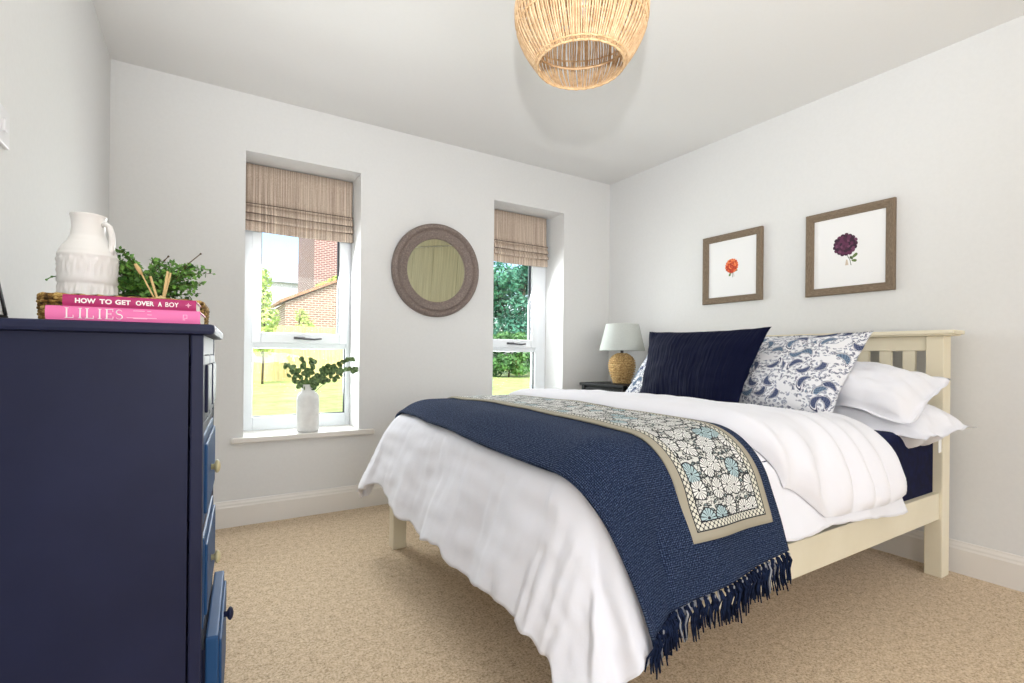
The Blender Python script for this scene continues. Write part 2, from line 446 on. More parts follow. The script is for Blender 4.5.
# ------------------------------------------------------------------ room shell
XW, YW, XL, YB, H = 2.90568, 3.14752, -.39745, -2.50, 2.40
WALLT = .34                                   # outer wall thickness
WIN = [(.197, .832), (1.786, 2.421)]          # window openings in the window wall
WZ0, WZ1 = .455, 2.082
def shell():
    bm = bmesh.new(); box(bm, (XL - .2, YB - .2, -.12), (XW + .2, YW + WALLT, 0)); structure(obj('floor', bm, CARPET), 'beige flecked carpet')
    bm = bmesh.new(); box(bm, (XL - .2, YB - .2, H), (XW + .2, YW + WALLT, H + .25)); structure(obj('ceiling', bm, CEIL), 'plain white ceiling')
    bm = bmesh.new(); box(bm, (XL - .2, YB - .2, 0), (XL, YW + WALLT, H)); structure(obj('wall_left', bm, WALL), 'plain off-white wall behind the chest of drawers')
    bm = bmesh.new(); box(bm, (XW, YB - .2, 0), (XW + .2, YW + WALLT, H)); structure(obj('wall_right', bm, WALL), 'off-white wall behind the headboard')
    bm = bmesh.new()
    xs = [XL, WIN[0][0], WIN[0][1], WIN[1][0], WIN[1][1], XW]
    for a, b in ((0, 1), (2, 3), (4, 5)): box(bm, (xs[a], YW, 0), (xs[b], YW + WALLT, H))
    for a, b in WIN:
        box(bm, (a, YW, 0), (b, YW + WALLT, WZ0)); box(bm, (a, YW, WZ1), (b, YW + WALLT, H))
    structure(obj('wall_far', bm, WALL), 'off-white wall with two deep window openings')
    bm = bmesh.new()
    box(bm, (XL, YB - .2, 0), (-.1, YB, H)); box(bm, (2.6, YB - .2, 0), (XW, YB, H)); box(bm, (-.1, YB - .2, 0), (2.6, YB, .55)); box(bm, (-.1, YB - .2, 2.3), (2.6, YB, H))  # wide opening added to let the fill panel's light in
    structure(obj('wall_back', bm, WALL), 'wall behind the photographer with a wide opening added for the fill lamp')
shell()
def skirting(name, path_axis, a, b, face):
    """profiled skirting board; path_axis 0: runs along x on the far wall, 1: runs along y"""
    prof = [(0, 0), (.018, 0), (.018, .108), (.014, .116), (.013, .124), (.008, .134), (.006, .142), (0, .142)]
    bm = bmesh.new(); R = []
    for t in (a, b):
        ring = []
        for d, z in prof:
            p = (t, face[1] - d, z) if path_axis == 0 else (face[0] + face[2] * d, t, z)
            ring.append(bm.verts.new(p))
        R.append(ring)
    n = len(prof)
    for i in range(n): bm.faces.new((R[0][i], R[0][(i + 1) % n], R[1][(i + 1) % n], R[1][i]))
    for r in R: bm.faces.new(r)
    structure(obj(name, bm, TRIM))
skirting('baseboard_far', 0, XL, XW, (0, YW, 0))
skirting('baseboard_right', 1, YB, YW - .018, (XW, 0, -1))
skirting('baseboard_left', 1, YB, YW - .018, (XL, 0, 1))

FD = .24                                       # depth of the window frame behind the wall face
def window(idx, x0, x1, ml, mr):
    """upvc window: opening sash above, fixed pane below. ml, mr = width of the outer frame at its sides"""
    w = thing('window_%d' % idx, None, None); w['kind'] = 'structure'
    w['label'] = 'white framed window %s' % ('nearer the chest of drawers' if idx == 1 else 'between the mirror and the corner')
    y = YW + FD; s = (y - 0) / (YW + .15)
    zb, zt = .487, WZ1
    zl0, zl1 = .566, .985                      # lower pane
    zs0 = 1.083                                # bottom of the upper pane
    fx0, fx1 = x0, x1
    # outer frame: jambs, head, bottom rail, transom
    f = [((fx0, y, zb), (fx0 + ml, y + .07, zt)), ((fx1 - mr, y, zb), (fx1, y + .07, zt)),
         ((fx0 + ml, y, zb), (fx1 - mr, y + .07, zl0)), ((fx0 + ml, y, zt - .05), (fx1 - mr, y + .07, zt)),
         ((fx0 + ml, y + .006, zl1), (fx1 - mr, y + .07, 1.03))]
    boxes('window_frame', f, UPVC, w, .005)
    sx0, sx1 = fx0 + ml - .012, fx1 - mr + .012
    sz0, sz1 = 1.018, zt - .03
    gx0, gx1 = sx0 + .052, sx1 - .058
    sash = [((sx0, y - .018, sz0), (gx0, y + .05, sz1)), ((gx1, y - .018, sz0), (sx1, y + .05, sz1)),
            ((gx0, y - .018, sz0), (gx1, y + .05, zs0)), ((gx0, y - .018, sz1 - .06), (gx1, y + .05, sz1))]
    sa = boxes('sash', sash, UPVC, w, .005)
    boxes('gasket', [((gx1 - .007, y + .004, zs0), (gx1 + .002, y + .03, sz1 - .06)), ((gx0 - .002, y + .004, zs0), (gx0 + .004, y + .03, sz1 - .06)),
                     ((fx1 - mr - .006, y + .02, zl0), (fx1 - mr + .002, y + .045, zl1)), ((fx0 + ml, y + .02, zl0 - .002), (fx1 - mr, y + .045, zl0 + .004))], GASKET, w, 0)
    bm = bmesh.new(); box(bm, (gx0 - .005, y + .03, zs0 - .005), (gx1 + .005, y + .036, sz1 - .055)); obj('pane', bm, GLASS, w)
    bm = bmesh.new(); box(bm, (fx0 + ml - .005, y + .045, zl0 - .005), (fx1 - mr + .005, y + .051, zl1 + .005)); obj('pane', bm, GLASS, w)
    # handle on the sash's bottom rail
    hx = (gx0 + gx1) / 2 + .03; hz = 1.052
    bm = bmesh.new()
    box(bm, (hx - .075, y - .026, hz - .008), (hx - .01, y - .017, hz + .008), .003)
    tube(bm, [(hx - .05, y - .024, hz), (hx - .05, y - .045, hz), (hx - .02, y - .05, hz - .004), (hx + .04, y - .05, hz - .008), (hx + .085, y - .048, hz - .003)], [.006, .006, .007, .006, .005])
    obj('handle', bm, CHROME, w)
    # sill board with a lip into the room
    bm = bmesh.new()
    box(bm, (x0, YW - .002, .457), (x1, y + .01, .487), 0)
    box(bm, (x0 - .06, YW - .032, .457), (x1 + .09, YW + .004, .487), .006, 3)
    obj('window_sill', bm, TRIM, w)
    return w
window(1, WIN[0][0], WIN[0][1], .062, .028)
window(2, WIN[1][0], WIN[1][1], .062, .10)

def blind(idx, x0, x1, label):
    b = thing('roman_blind', label, 'blind', ((x0 + x1) / 2, YW + .19, 2.07), group=None)
    hw = (x1 - x0) / 2 - .006
    bm = bmesh.new(); box(bm, (-hw, .002, -.022), (hw, .03, .008), .003); obj('headrail', bm, BLIND_TAPE, b)
    # profile of the fabric: a flat drop, then three stacked folds
    prof = [(0, .006), (-.004, -.10), (-.006, -.185), (-.010, -.218), (-.026, -.236), (-.030, -.246), (-.012, -.243), (-.012, -.25),
            (-.024, -.268), (-.033, -.290), (-.034, -.300), (-.014, -.296), (-.014, -.304), (-.026, -.322), (-.036, -.338), (-.036, -.346), (-.016, -.342), (-.016, -.350),
            (-.022, -.366), (-.022, -.392), (-.022, -.402), (-.012, -.403)]
    if idx == 2:
        prof = [(y, z) for y, z in prof]
    n = len(prof) - 1
    def fn(a, t):
        k = t * n; i = min(int(k), n - 1); f = k - i
        y = lerp(prof[i][0], prof[i + 1][0], f); z = lerp(prof[i][1], prof[i + 1][1], f)
        x = lerp(-hw, hw, a)
        sag = (.006 * math.sin(PI * a) + .0015 * nz(x * 2, idx * 9)) * sstep(.1, 1, t)
        return (x * (1 - .012 * math.sin(PI * min(1, t * 2)) * (1 if abs(a - .5) > .45 else 0)), y, z + .014 * sstep(.15, .5, t) - sag)
    grid('fabric', fn, 40, n * 2, BLIND, b, solid=.003)
    for z in (-.2295, -.2835, -.3295):
        bm = bmesh.new(); box(bm, (-hw + .002, -.0315, z - .006), (hw - .002, -.012, z - .0015), .0)
        obj('seam', bm, BLIND_TAPE, b)
    return b
blind(1, *WIN[0], 'striped brown roman blind half raised in the window nearer the chest')
blind(2, WIN[1][0], 2.39, 'striped brown roman blind half raised in the window beside the corner')

# boarded cupboard doors set in the right wall behind the photographer's shoulder (seen in the round mirror)
def cupboard():
    c = thing('wardrobe', 'green-grey wooden wardrobe doors along the right wall, reflected in the round mirror', 'wardrobe', (XW, -.6, 0))
    ys = [.42, .117, -.74, -1.60, -2.44]
    for k in range(4):
        a, b = ys[k + 1] + .6 + .004, ys[k] + .6 - .004
        bm = bmesh.new(); box(bm, (-.03, a, .09), (-.004, b, 1.93), .004); d = obj('door', bm, PLANK, c)
        bm = bmesh.new(); ball(bm, (-.045, a + .05, 1.0), .016); obj('knob', bm, KNOB, d, True)
    boxes('top_rail', [((-.036, -1.86, 1.94), (-.003, 1.03, 2.08))], PLANK, c)
    boxes('plinth', [((-.026, -1.85, 0), (-.003, 1.02, .085))], PLANK, c)
cupboard()

# light switch on the left wall
def switch():
    s = thing('light_switch', 'white light switch plate on the left wall above the chest', 'light switch', (XL, 1.578, 1.468))
    boxes('plate', [((0, -.043, -.043), (.009, .043, .043))], WHITEPLASTIC, s, .003)
    boxes('rocker', [((.008, -.01, -.014), (.014, .01, .014))], WHITEPLASTIC, s, .002)
switch()

# ------------------------------------------------------------------ bed
BX0, BX1, BY0, BY1 = .80, 2.833, .862, 2.44
bed = thing('bed', 'cream painted wooden bed frame with slatted headboard against the right wall', 'bed', ((BX0 + BX1) / 2, (BY0 + BY1) / 2, 0))
def bpart(name, lst, bevel=.004, nm=None):
    o = boxes(name, lst, CREAM, None, bevel)
    o.parent = bed; o.matrix_parent_inverse = Matrix.Translation(-Vector(bed.location)); return o
PW = .066
hb0, hb1 = BX1 - .08, BX1
for y in (BY0, BY1 - PW): bpart('post', [((hb0, y, 0), (hb1, y + PW, 1.062))], .005)
for y in (BY0, BY1 - PW): bpart('leg', [((BX0, y, 0), (BX0 + .066, y + PW, .36))], .005)
bpart('headboard_rail', [((hb0 + .012, BY0 + PW, .995), (hb0 + .045, BY1 - PW, 1.062))])
bpart('headboard_rail', [((hb0 + .012, BY0 + PW, .40), (hb0 + .045, BY1 - PW, .55))])
capo = bpart('cap', [((hb0 - .022, BY0 - .03, 1.062), (hb1 + .014, BY1 + .03, 1.070)), ((hb0 - .032, BY0 - .042, 1.069), (hb1 + .018, BY1 + .042, 1.086))], .004)
n_open = 16; span = (BY1 - PW) - (BY0 + PW); per = (span + .0486) / n_open
for i in range(n_open - 1):
    y = BY0 + PW + i * per + (per - .0486)
    bpart('slat', [((hb0 + .018, y, .54), (hb0 + .038, y + .0486, .998))], .002)
bpart('side_rail', [((BX0 + .06, BY0 + .012, .255), (hb0 + .002, BY0 + .042, .372))])
bpart('side_rail', [((BX0 + .06, BY1 - .042, .255), (hb0 + .002, BY1 - .012, .372))])
bpart('foot_rail', [((BX0 + .015, BY0 + .06, .255), (BX0 + .045, BY1 - .06, .372))])
bpart('base_panel', [((BX0 + .045, BY0 + .042, .30), (hb0, BY1 - .042, .33))], 0)

# mattress in a navy fitted sheet
MX0, MX1, MY0, MY1, MZ0, MZ1 = .86, 2.745, .895, 2.405, .332, .655
def mattress():
    bm = bmesh.new(); box(bm, (MX0, MY0, MZ0), (MX1, MY1, MZ1))
    ve = [e for e in bm.edges if abs(e.verts[0].co.z - e.verts[1].co.z) > .1 and e.verts[0].co.x < 1.5]
    bmesh.ops.bevel(bm, geom=ve, offset=.13, segments=8, affect='EDGES', profile=.5)
    he = [e for e in bm.edges if abs(e.verts[0].co.z - e.verts[1].co.z) < .001 and len(e.link_faces) == 2 and abs(e.link_faces[0].normal.z - e.link_faces[1].normal.z) > .5]
    bmesh.ops.bevel(bm, geom=he, offset=.045, segments=5, affect='EDGES', profile=.5)
    o = obj('mattress', bm, SHEET, None, True)
    tag(o, 'mattress in a navy blue fitted sheet on the cream bed', 'mattress')
mattress()

# ------------------------------------------------------------------ bedding drape
CX0, CY0_, CY1_ = .945, 1.055, 2.27
RF, THM = .185, math.radians(71)
def ztop(x, y):
    return .712 + .016 * math.sin(PI * min(1, max(0, (y - .9) / 1.5))) - .040 * sstep(1.75, 2.25, x)
def drape(px, py, off, fold=1.0):
    qx = max(px, CX0); qy = min(max(py, CY0_), CY1_)
    dx, dy = px - qx, py - qy; d = math.hypot(dx, dy)
    n = (dx / d, dy / d) if d > 1e-9 else (0, 0)
    ta = RF * THM
    if d < ta:
        th = d / RF; h = RF * math.sin(th); k = RF * (1 - math.cos(th)); e = 0
    else:
        e = d - ta; th = THM; h = RF * math.sin(th) + e * math.cos(th); k = RF * (1 - math.cos(th)) + e * math.sin(th)
    T = ztop(qx, qy)
    # soft folds that grow down the hanging sides
    s = (py if abs(dx) > abs(dy) else px) + (math.atan2(dy, dx) * .35 if (dx and dy) else 0)
    g = sstep(.0, .38, e) * (.62 if dx else .45)
    w = fold * g * (.020 * math.sin(s * 17 + 1.5 * nz(s * 3, 1.7)) + .022 * nz(s * 6, e * 2.2, 3.1) + .012 * nz(s * 14, e * 3, 8.2))
    w += fold * .006 * nz(px * 5, py * 5, .4) + (.010 * nz(s * 5, e * 3 + d * 4, 6.6) * sstep(.05, .3, d) * fold)
    off += w
    nx, ny, nzv = n[0] * math.sin(th), n[1] * math.sin(th), math.cos(th)
    return Vector((qx + n[0] * h + nx * off, qy + n[1] * h + ny * off, T - k + nzv * off))
LF, LN = .545, .415                            # hanging lengths beyond the flat core: foot, near side
def duvet():
    u0, u1 = CX0 - LF, 2.29
    v0, v1 = CY0_ - LN, CY1_ + LN
    def hem(a, b):
        # hem wanders a little
        u = lerp(u0, u1, a ** 1.0); v = lerp(v0, v1, b)
        if a < .25: u -= (1 - a / .25) * (.016 * math.sin(v * 11) + .045 * nz(v * 5.5, 4.4) + .02 * nz(v * 13, 2.2) - .085 * sstep(1.9, 2.5, v))
        ext = .115 * (1 - sstep(.75, 1.45, u)); v = lerp(v0 - ext, v1, b)
        if b < .2: v += (1 - b / .2) * (.014 * nz(u * 6, 1.1))
        return u, v
    def fn(a, b):
        u, v = hem(a, b)
        p = drape(u, v, 0)
        e = min(1, min(a * 30, b * 30, (1 - b) * 30))
        fine = .004 * nz(u * 22, v * 7, 1.0) + .0035 * nz(u * 9, v * 26, 2.0)
        d = max(0, CX0 - u)
        fl = sstep(1.85, 2.5, v) * sstep(0, .32, CX0 - u); p.x -= .055 * fl; p.y += .02 * fl
        # long creases down the foot
        fine += sstep(.1, .4, d) * (.008 * nz(v * 20, d * 3.2, 9.0) + .005 * abs(nz(v * 11 + d * 4, d * 6, 5.0)))
        return p + Vector((-1, 0, 0)) * fine * sstep(.05, .2, d) + Vector((0, 0, 1)) * fine * (1 - sstep(.05, .2, d))
    o = grid('duvet', fn, 190, 190, COTTON, solid=.018, solid_off=1 if False else -1)
    tag(o, 'white cotton duvet hanging over the foot of the bed', 'duvet')
    # the turned-back upper layer with pleats fanning to its near edge
    un0, un1 = 1.425, 2.262
    vn = CY0_ - .35; vf = CY1_ + .34
    def fold(a, b):
        """a: foot edge -> head edge, b: near hem -> far hem; the rim rolls down to the layer below"""
        ea = min(a, 1 - a); eb = min(b, 1 - b)
        rr = min(ea / .075, eb / .07, 1)
        t = min(1, max(0, rr)); puff = math.sqrt(max(0, 1 - (1 - t) ** 2))
        # rounded near corners
        un = lerp(un0, un1, a); v = lerp(vn, vf, b)
        near = 1 - sstep(0, .35, b)
        un += near * .10 * (1 - sstep(0, .5, a)) * (1 - sstep(0, .16, b))
        v += (1 - sstep(0, .3, b)) * (.10 * (1 - sstep(0, .3, a)) - .015 + .045 * (1 - abs(2 * a - .9)) * -.6)
        un += .012 * nz(v * 4, 7.7) * (1 - a) + .02 * near * a * a
        hang = sstep(.0, .32, CY0_ - v)
        pleat = math.sin(un * 46 + 2.4 * nz(un * 3, v * 3) + (CY0_ - v) * (un - 1.9) * -14)
        amp = (.002 + .021 * hang) * puff
        off = .004 + .044 * puff * (1 - .25 * hang) + amp * pleat + puff * (.008 * nz(un * 7, v * 5, 2.2) + .004 * nz(un * 20, v * 12, 4.2))
        off += .012 * puff * math.exp(-((a - .12) / .12) ** 2)
        return drape(un, v, off)
    f = grid('turned_back_layer', fold, 170, 130, COTTON, o)
    f['label'] = 'pleated white top layer turned back'
    return o
duvet()

def throw():
    v0, v1 = CY0_ - .475, CY1_ + .42
    ul, ur = .77, 1.43
    def uvp(a, b):
        v = lerp(v0, v1, b)
        wob = .010 * nz(v * 3.2, 5.5)
        return lerp(ul + wob + .03 * sstep(.3, .8, b), ur, a), v + (1 - b) * (.055 * a - .012)
    def fn(a, b):
        u, v = uvp(a, b)
        f = .007 * math.sin(a * 2 * PI * 2.2 + v * 2) * sstep(0, .3, CY0_ - v)
        lip = .006 * math.exp(-(a / .03) ** 2)
        return drape(u, v, .014 + f + lip)
    o = grid('throw', fn, 70, 190, THROW, solid=.009, solid_off=1, uv=lambda a, b: uvp(a, b))
    tag(o, 'navy woven throw with a tasselled edge across the foot of the bed', 'throw')
    # tassels along the near edge
    NT = 30
    for i in range(NT):
        a = (i + .5) / NT
        p = Vector(fn(a, 0)) + Vector((0, -.006, 0)); q = Vector(fn(a, .012))
        dn = (p - q).normalized()
        ln = .070 + .022 * rnd.random()
        bm = bmesh.new()
        ball(bm, p + dn * .006, .0075, 1, mat=0)
        for k in range(7):
            an = rnd.random() * 6.28; sp = .004 + .007 * rnd.random()
            o1 = Vector((math.cos(an) * sp, math.sin(an) * sp, 0))
            sway = Vector((rnd.uniform(-.010, .010), rnd.uniform(-.012, .004), 0))
            dd = Vector((0, -.03, -1)).normalized()
            pts = [p + o1 * .4, p + dn * .02 + o1 * .8, p + dd * ln * .55 + o1 * 1.2 + sway * .4, p + dd * ln * rnd.uniform(.85, 1.08) + o1 * 1.3 + sway]
            tube(bm, pts, [.0026, .0030, .0026, .0018], 5, mat=(1 if rnd.random() < .06 else 0))
        if rnd.random() < .5: ball(bm, p + dn * .004 + Vector((0, -.007, 0)), .003, 1, (1, .6, 2), mat=1)
        obj('tassel', bm, [TASSEL, TASSEL_FLECK], o, True)
throw()

def quilt():
    v0, v1 = CY0_ - .345, CY1_ + .16
    L = v1 - v0
    def uvp(a, b):
        v = lerp(v0, v1, b)
        l = 1.035 + .03 * sstep(.2, 1, b); return lerp(l, l + QW, a), v
    def fn(a, b):
        u, v = uvp(a, b)
        f = .007 * math.sin((u - .845) / .61 * 2 * PI * 2.2 + v * 2) * sstep(0, .3, CY0_ - v)
        edge = -.003 * (math.exp(-(a / .02) ** 2) + math.exp(-((1 - a) / .02) ** 2))
        return drape(u, v, .0275 + f + edge)
    o = grid('quilt', fn, 60, 150, QUILT, solid=.005, solid_off=1, uv=lambda a, b: (a * QW, b * L))
    tag(o, 'floral block-print quilt strip with a taupe border laid over the navy throw', 'quilt')
quilt()

# ------------------------------------------------------------------ pillows and cushions
def pillow(name, bl, br, tr_, tl, thick, mats, seed=0, flange=0.0, wrinkle=.006, n=44, belly=2.4, ears=.035, sag=0.0, uvs=(.7, .5), out=None):
    """a stuffed cover stretched between four corner points; belly to both sides of the corner patch"""
    bl, br, tr_, tl = map(Vector, (bl, br, tr_, tl))
    N0 = (br - bl).cross(tl - bl).normalized()
    W_ = (br - bl).length; H_ = (tl - bl).length
    vs, fs, uv = [], [], []
    def P(i, j, side):
        a, b = i / n, j / n
        A, B = 2 * a - 1, 2 * b - 1
        # edges bow inward between the corners
        ka = 1 - ears * (1 - B * B) * 2 * (W_ and 1); kb = 1 - ears * (1 - A * A) * 2
        a2 = .5 + A * .5 * ka; b2 = .5 + B * .5 * kb
        base = bl.lerp(br, a2).lerp(tl.lerp(tr_, a2), b2)
        fl = 1 - flange
        ea, eb = min(1, abs(A) / fl), min(1, abs(B) / fl)
        t = max(0, (1 - ea ** belly)) ** .62 * max(0, (1 - eb ** belly)) ** .62
        w = wrinkle * (nz(a * 5 + seed, b * 5, side) + .6 * nz(a * 11, b * 9 + seed, side * 2.1) - .55 * abs(nz(a * 9 + b * 5, b * 4 - a * 3, seed + side)))
        edgew = (1 - t) * wrinkle * 1.6 * nz(a * 7 + seed * 3, b * 7, 3.3)
        lump = .5 * thick * t * (1 + .16 * nz(a * 2.2 + seed, b * 2.2, 7)) + w * sstep(0, .35, t)
        return base + N0 * (side * (lump + .0012) + edgew) + Vector((0, 0, -sag * t * 0))
    idx = {}
    for side in (1, -1):
        for j in range(n + 1):
            for i in range(n + 1):
                if side == -1 and (i in (0, n) or j in (0, n)): idx[(side, i, j)] = idx[(1, i, j)]; continue
                idx[(side, i, j)] = len(vs); vs.append(P(i, j, side)); uv.append((i / n * uvs[0] + seed * .37, j / n * uvs[1] + seed * .21 + (0 if side > 0 else 3)))
        for j in range(n):
            for i in range(n):
                q = [idx[(side, i, j)], idx[(side, i + 1, j)], idx[(side, i + 1, j + 1)], idx[(side, i, j + 1)]]
                fs.append(q if side > 0 else q[::-1])
    me = bpy.data.meshes.new(name); me.from_pydata([tuple(v) for v in vs], [], fs)
    ul = me.uv_layers.new(name='UVMap')
    for p in me.polygons:
        for li in p.loop_indices: ul.data[li].uv = uv[me.loops[li].vertex_index]
    return link(name, me, mats, None, True)

o = pillow('pillow', (2.44, 1.46, .70), at(0, 2.42, 926, 440), at(0, 2.72, 978, 428), (2.735, 1.46, .74), .21, COTTON, 3, .08, .015, ears=.012, belly=4)
tag(o, 'flatter white pillow lying on the navy sheet, underneath the other white pillow', 'pillow', 'white pillows at the near side')
o2 = bmesh.new(); lp = at(0, 2.50, 940, 442); box(o2, (2.49, lp.y, lp.z - .042), (2.515, lp.y + .002, lp.z + .008), 0); lab = obj('care_label', o2, TAG, o)
o = pillow('pillow', (2.45, 1.42, .79), at(0, 2.41, 911, 425), at(0, 2.69, 951, 380), (2.70, 1.44, .95), .20, COTTON, 11, .09, .015, ears=.012, belly=3.4)
tag(o, 'plump white pillow on top of the other white pillow against the headboard', 'pillow', 'white pillows at the near side')

o = pillow('cushion', (2.38, 1.80, .685), at(0, 2.345, 830, 419), at(0, 2.56, 874, 331), (2.60, 1.70, 1.075), .14, PAISLEY, 1, .07, .006, ears=.02, uvs=(.72, .50))
tag(o, 'white paisley cushion standing between the navy cushion and the white pillows', 'cushion', 'paisley cushions')
q_bl = at(0, 2.43, 620, 400); q_tl = at(0, 2.66, 656, 337)
o = pillow('cushion', q_bl, (2.44, 1.86, .685), (2.67, 1.84, 1.06), q_tl, .13, PAISLEY, 2, .07, .006, ears=.03, uvs=(.72, .50))
tag(o, 'white paisley cushion mostly hidden behind the navy cushion, beside the lamp', 'cushion', 'paisley cushions')
o = pillow('cushion', at(0, 2.27, 637, 400), at(0, 2.25, 737, 412), at(0, 2.43, 772, 327), at(0, 2.48, 650, 332), .17, VELVET, 5, 0.0, .007, ears=.03, uvs=(1, 1))
tag(o, 'navy velvet cushion leaning in the middle of the bed head', 'cushion')

# ------------------------------------------------------------------ nightstand and table lamp
def nightstand():
    t = thing('nightstand', 'black nightstand in the corner beyond the bed, carrying the lamp', 'nightstand', (2.675, 2.755, 0))
    x0, x1, y0, y1 = -.20, .20, -.225, .225
    boxes('top', [((x0 - .012, y0 - .012, .735), (x1 + .005, y1 + .012, .757))], BLACK, t, .006)
    boxes('body', [((x0 + .012, y0 + .02, .20), (x1, y1 - .02, .735))], BLACK, t, .003)
    for x in (x0, x1 - .035):
        for y in (y0, y1 - .035): boxes('leg', [((x, y, 0), (x + .035, y + .035, .735))], BLACK, t, .003)
    for z0, z1 in ((.555, .72), (.38, .545), (.215, .37)):
        d = boxes('drawer', [((x0 + .002, y0 + .045, z0), (x0 + .014, y1 - .045, z1))], BLACK, t, .003)
        bm = bmesh.new(); ball(bm, (x0 - .012, 0, (z0 + z1) / 2), .012); obj('knob', bm, CHROME, d, True)
nightstand()
def table_lamp():
    t = thing('table_lamp', 'table lamp with a grey shade and rope-wrapped base on the black nightstand', 'lamp', (2.665, 2.742, .757))
    # rope base: stacked coils following an urn
    prof = [(.058, .002), (.064, .02), (.078, .05), (.090, .09), (.096, .125), (.092, .16), (.076, .188), (.052, .206), (.034, .215)]
    bm = bmesh.new(); n = 18
    lathe(bm, [(r - .004, z) for r, z in prof], 36)
    for i in range(n):
        f = i / (n - 1) * (len(prof) - 1); k = min(int(f), len(prof) - 2)
        r = lerp(prof[k][0], prof[k + 1][0], f - k); z = lerp(prof[k][1], prof[k + 1][1], f - k) + .004
        pts = [((r + .0022 * math.sin(26 * a + i * PI)) * math.cos(a), (r + .0022 * math.sin(26 * a + i * PI)) * math.sin(a), z) for a in [2 * PI * q / 104 for q in range(104)]]
        tube(bm, pts, .0062, 6, True)
    obj('base', bm, LAMPROPE, t, True)
    bm = bmesh.new(); lathe(bm, [(.03, .212), (.018, .216), (.012, .222), (.012, .27)], 20); obj('stem', bm, CHROME, t, True)
    bm = bmesh.new()
    lathe(bm, [(.166, .243), (.167, .247), (.121, .437), (.120, .441), (.117, .441), (.118, .437), (.163, .247), (.163, .243), (.166, .243)], 64, cap=False)
    obj('lamp_shade', bm, SHADE, t, True)
    bm = bmesh.new()
    for k in range(3):
        a = 2 * PI * k / 3; tube(bm, [(0, 0, .28), (.118 * math.cos(a), .118 * math.sin(a), .43)], .0015, 6)
    tube(bm, [(.118 * math.cos(2 * PI * q / 40), .118 * math.sin(2 * PI * q / 40), .432) for q in range(40)], .002, 6, True)
    obj('shade_carrier', bm, CHROME, t)
    bm = bmesh.new(); ball(bm, (0, 0, .31), .028, 2, (1, 1, 1.2)); obj('bulb', bm, BULB, t, True)
table_lamp()

# ------------------------------------------------------------------ pendant
def pendant():
    cx, cy = 1.062, 1.30
    t = thing('pendant_light', 'bulbous woven rattan pendant light hanging from the ceiling', 'pendant light', (cx, cy, 1.922))
    prof = [(.143, 0), (.176, .045), (.203, .095), (.217, .15), (.216, .20), (.198, .25), (.160, .29), (.105, .318), (.06, .33)]
    def R(s):
        f = s * (len(prof) - 1); k = min(int(f), len(prof) - 2); g = f - k
        p0, p1, p2, p3 = prof[max(k - 1, 0)], prof[k], prof[k + 1], prof[min(k + 2, len(prof) - 1)]
        c = lambda j: .5 * ((2 * p1[j]) + (-p0[j] + p2[j]) * g + (2 * p0[j] - 5 * p1[j] + 4 * p2[j] - p3[j]) * g * g + (-p0[j] + 3 * p1[j] - 3 * p2[j] + p3[j]) * g ** 3)
        return c(0), c(1)
    bm = bmesh.new(); n = 148
    for i in range(n):
        a = 2 * PI * i / n + rnd.uniform(-.008, .008); pts = []
        for k in range(17):
            r, z = R(k / 16); aa = a + .006 * math.sin(k * .9 + i)
            pts.append(((r + (.0015 if i % 2 else -.0015)) * math.cos(aa), (r + (.0015 if i % 2 else -.0015)) * math.sin(aa), z))
        tube(bm, pts, rnd.uniform(.0025, .0036), 5)
    obj('woven_shade', bm, RATTAN, t, True)
    for s, rad in ((0, .0042), (.035, .003), (.30, .003), (.36, .0026), (.66, .003), (1, .005)):
        r, z = R(s)
        bm = bmesh.new(); tube(bm, [((r + (.002 if s else 0)) * math.cos(2 * PI * q / 90), (r + (.002 if s else 0)) * math.sin(2 * PI * q / 90), z + .0012 * math.sin(q * 2.1)) for q in range(90)], rad, 7, True)
        obj('ring', bm, RATTAN_RIM, t, True)
    # inner support hoop and struts seen through the opening
    bm = bmesh.new()
    tube(bm, [(.165 * math.cos(2 * PI * q / 60), .165 * math.sin(2 * PI * q / 60), .085) for q in range(60)], .0035, 6, True)
    obj('inner_hoop', bm, RATTAN, t, True)
    for k in range(4):
        a = PI / 4 + k * PI / 2
        bm = bmesh.new(); tube(bm, [((R(s / 10)[0] - .008) * math.cos(a), (R(s / 10)[0] - .008) * math.sin(a), R(s / 10)[1]) for s in range(11)], .003, 6)
        obj('strut', bm, RATTAN, t, True)
    bm = bmesh.new(); lathe(bm, [(.016, .27), (.021, .275), (.021, .33), (.012, .345), (.003, .348)], 24); obj('lamp_holder', bm, WHITEPLASTIC, t, True)
    bm = bmesh.new(); lathe(bm, [(.004, .165), (.018, .170), (.029, .188), (.030, .207), (.022, .235), (.014, .255), (.014, .272)], 28); obj('bulb', bm, BULB, t, True)
    bm = bmesh.new(); tube(bm, [(0, 0, .345), (0, 0, .47)], .003, 8); obj('cord', bm, WHITEPLASTIC, t)
    bm = bmesh.new(); lathe(bm, [(.004, .44), (.03, .45), (.045, .468), (.045, .478)], 32); obj('ceiling_rose', bm, WHITEPLASTIC, t, True)
pendant()

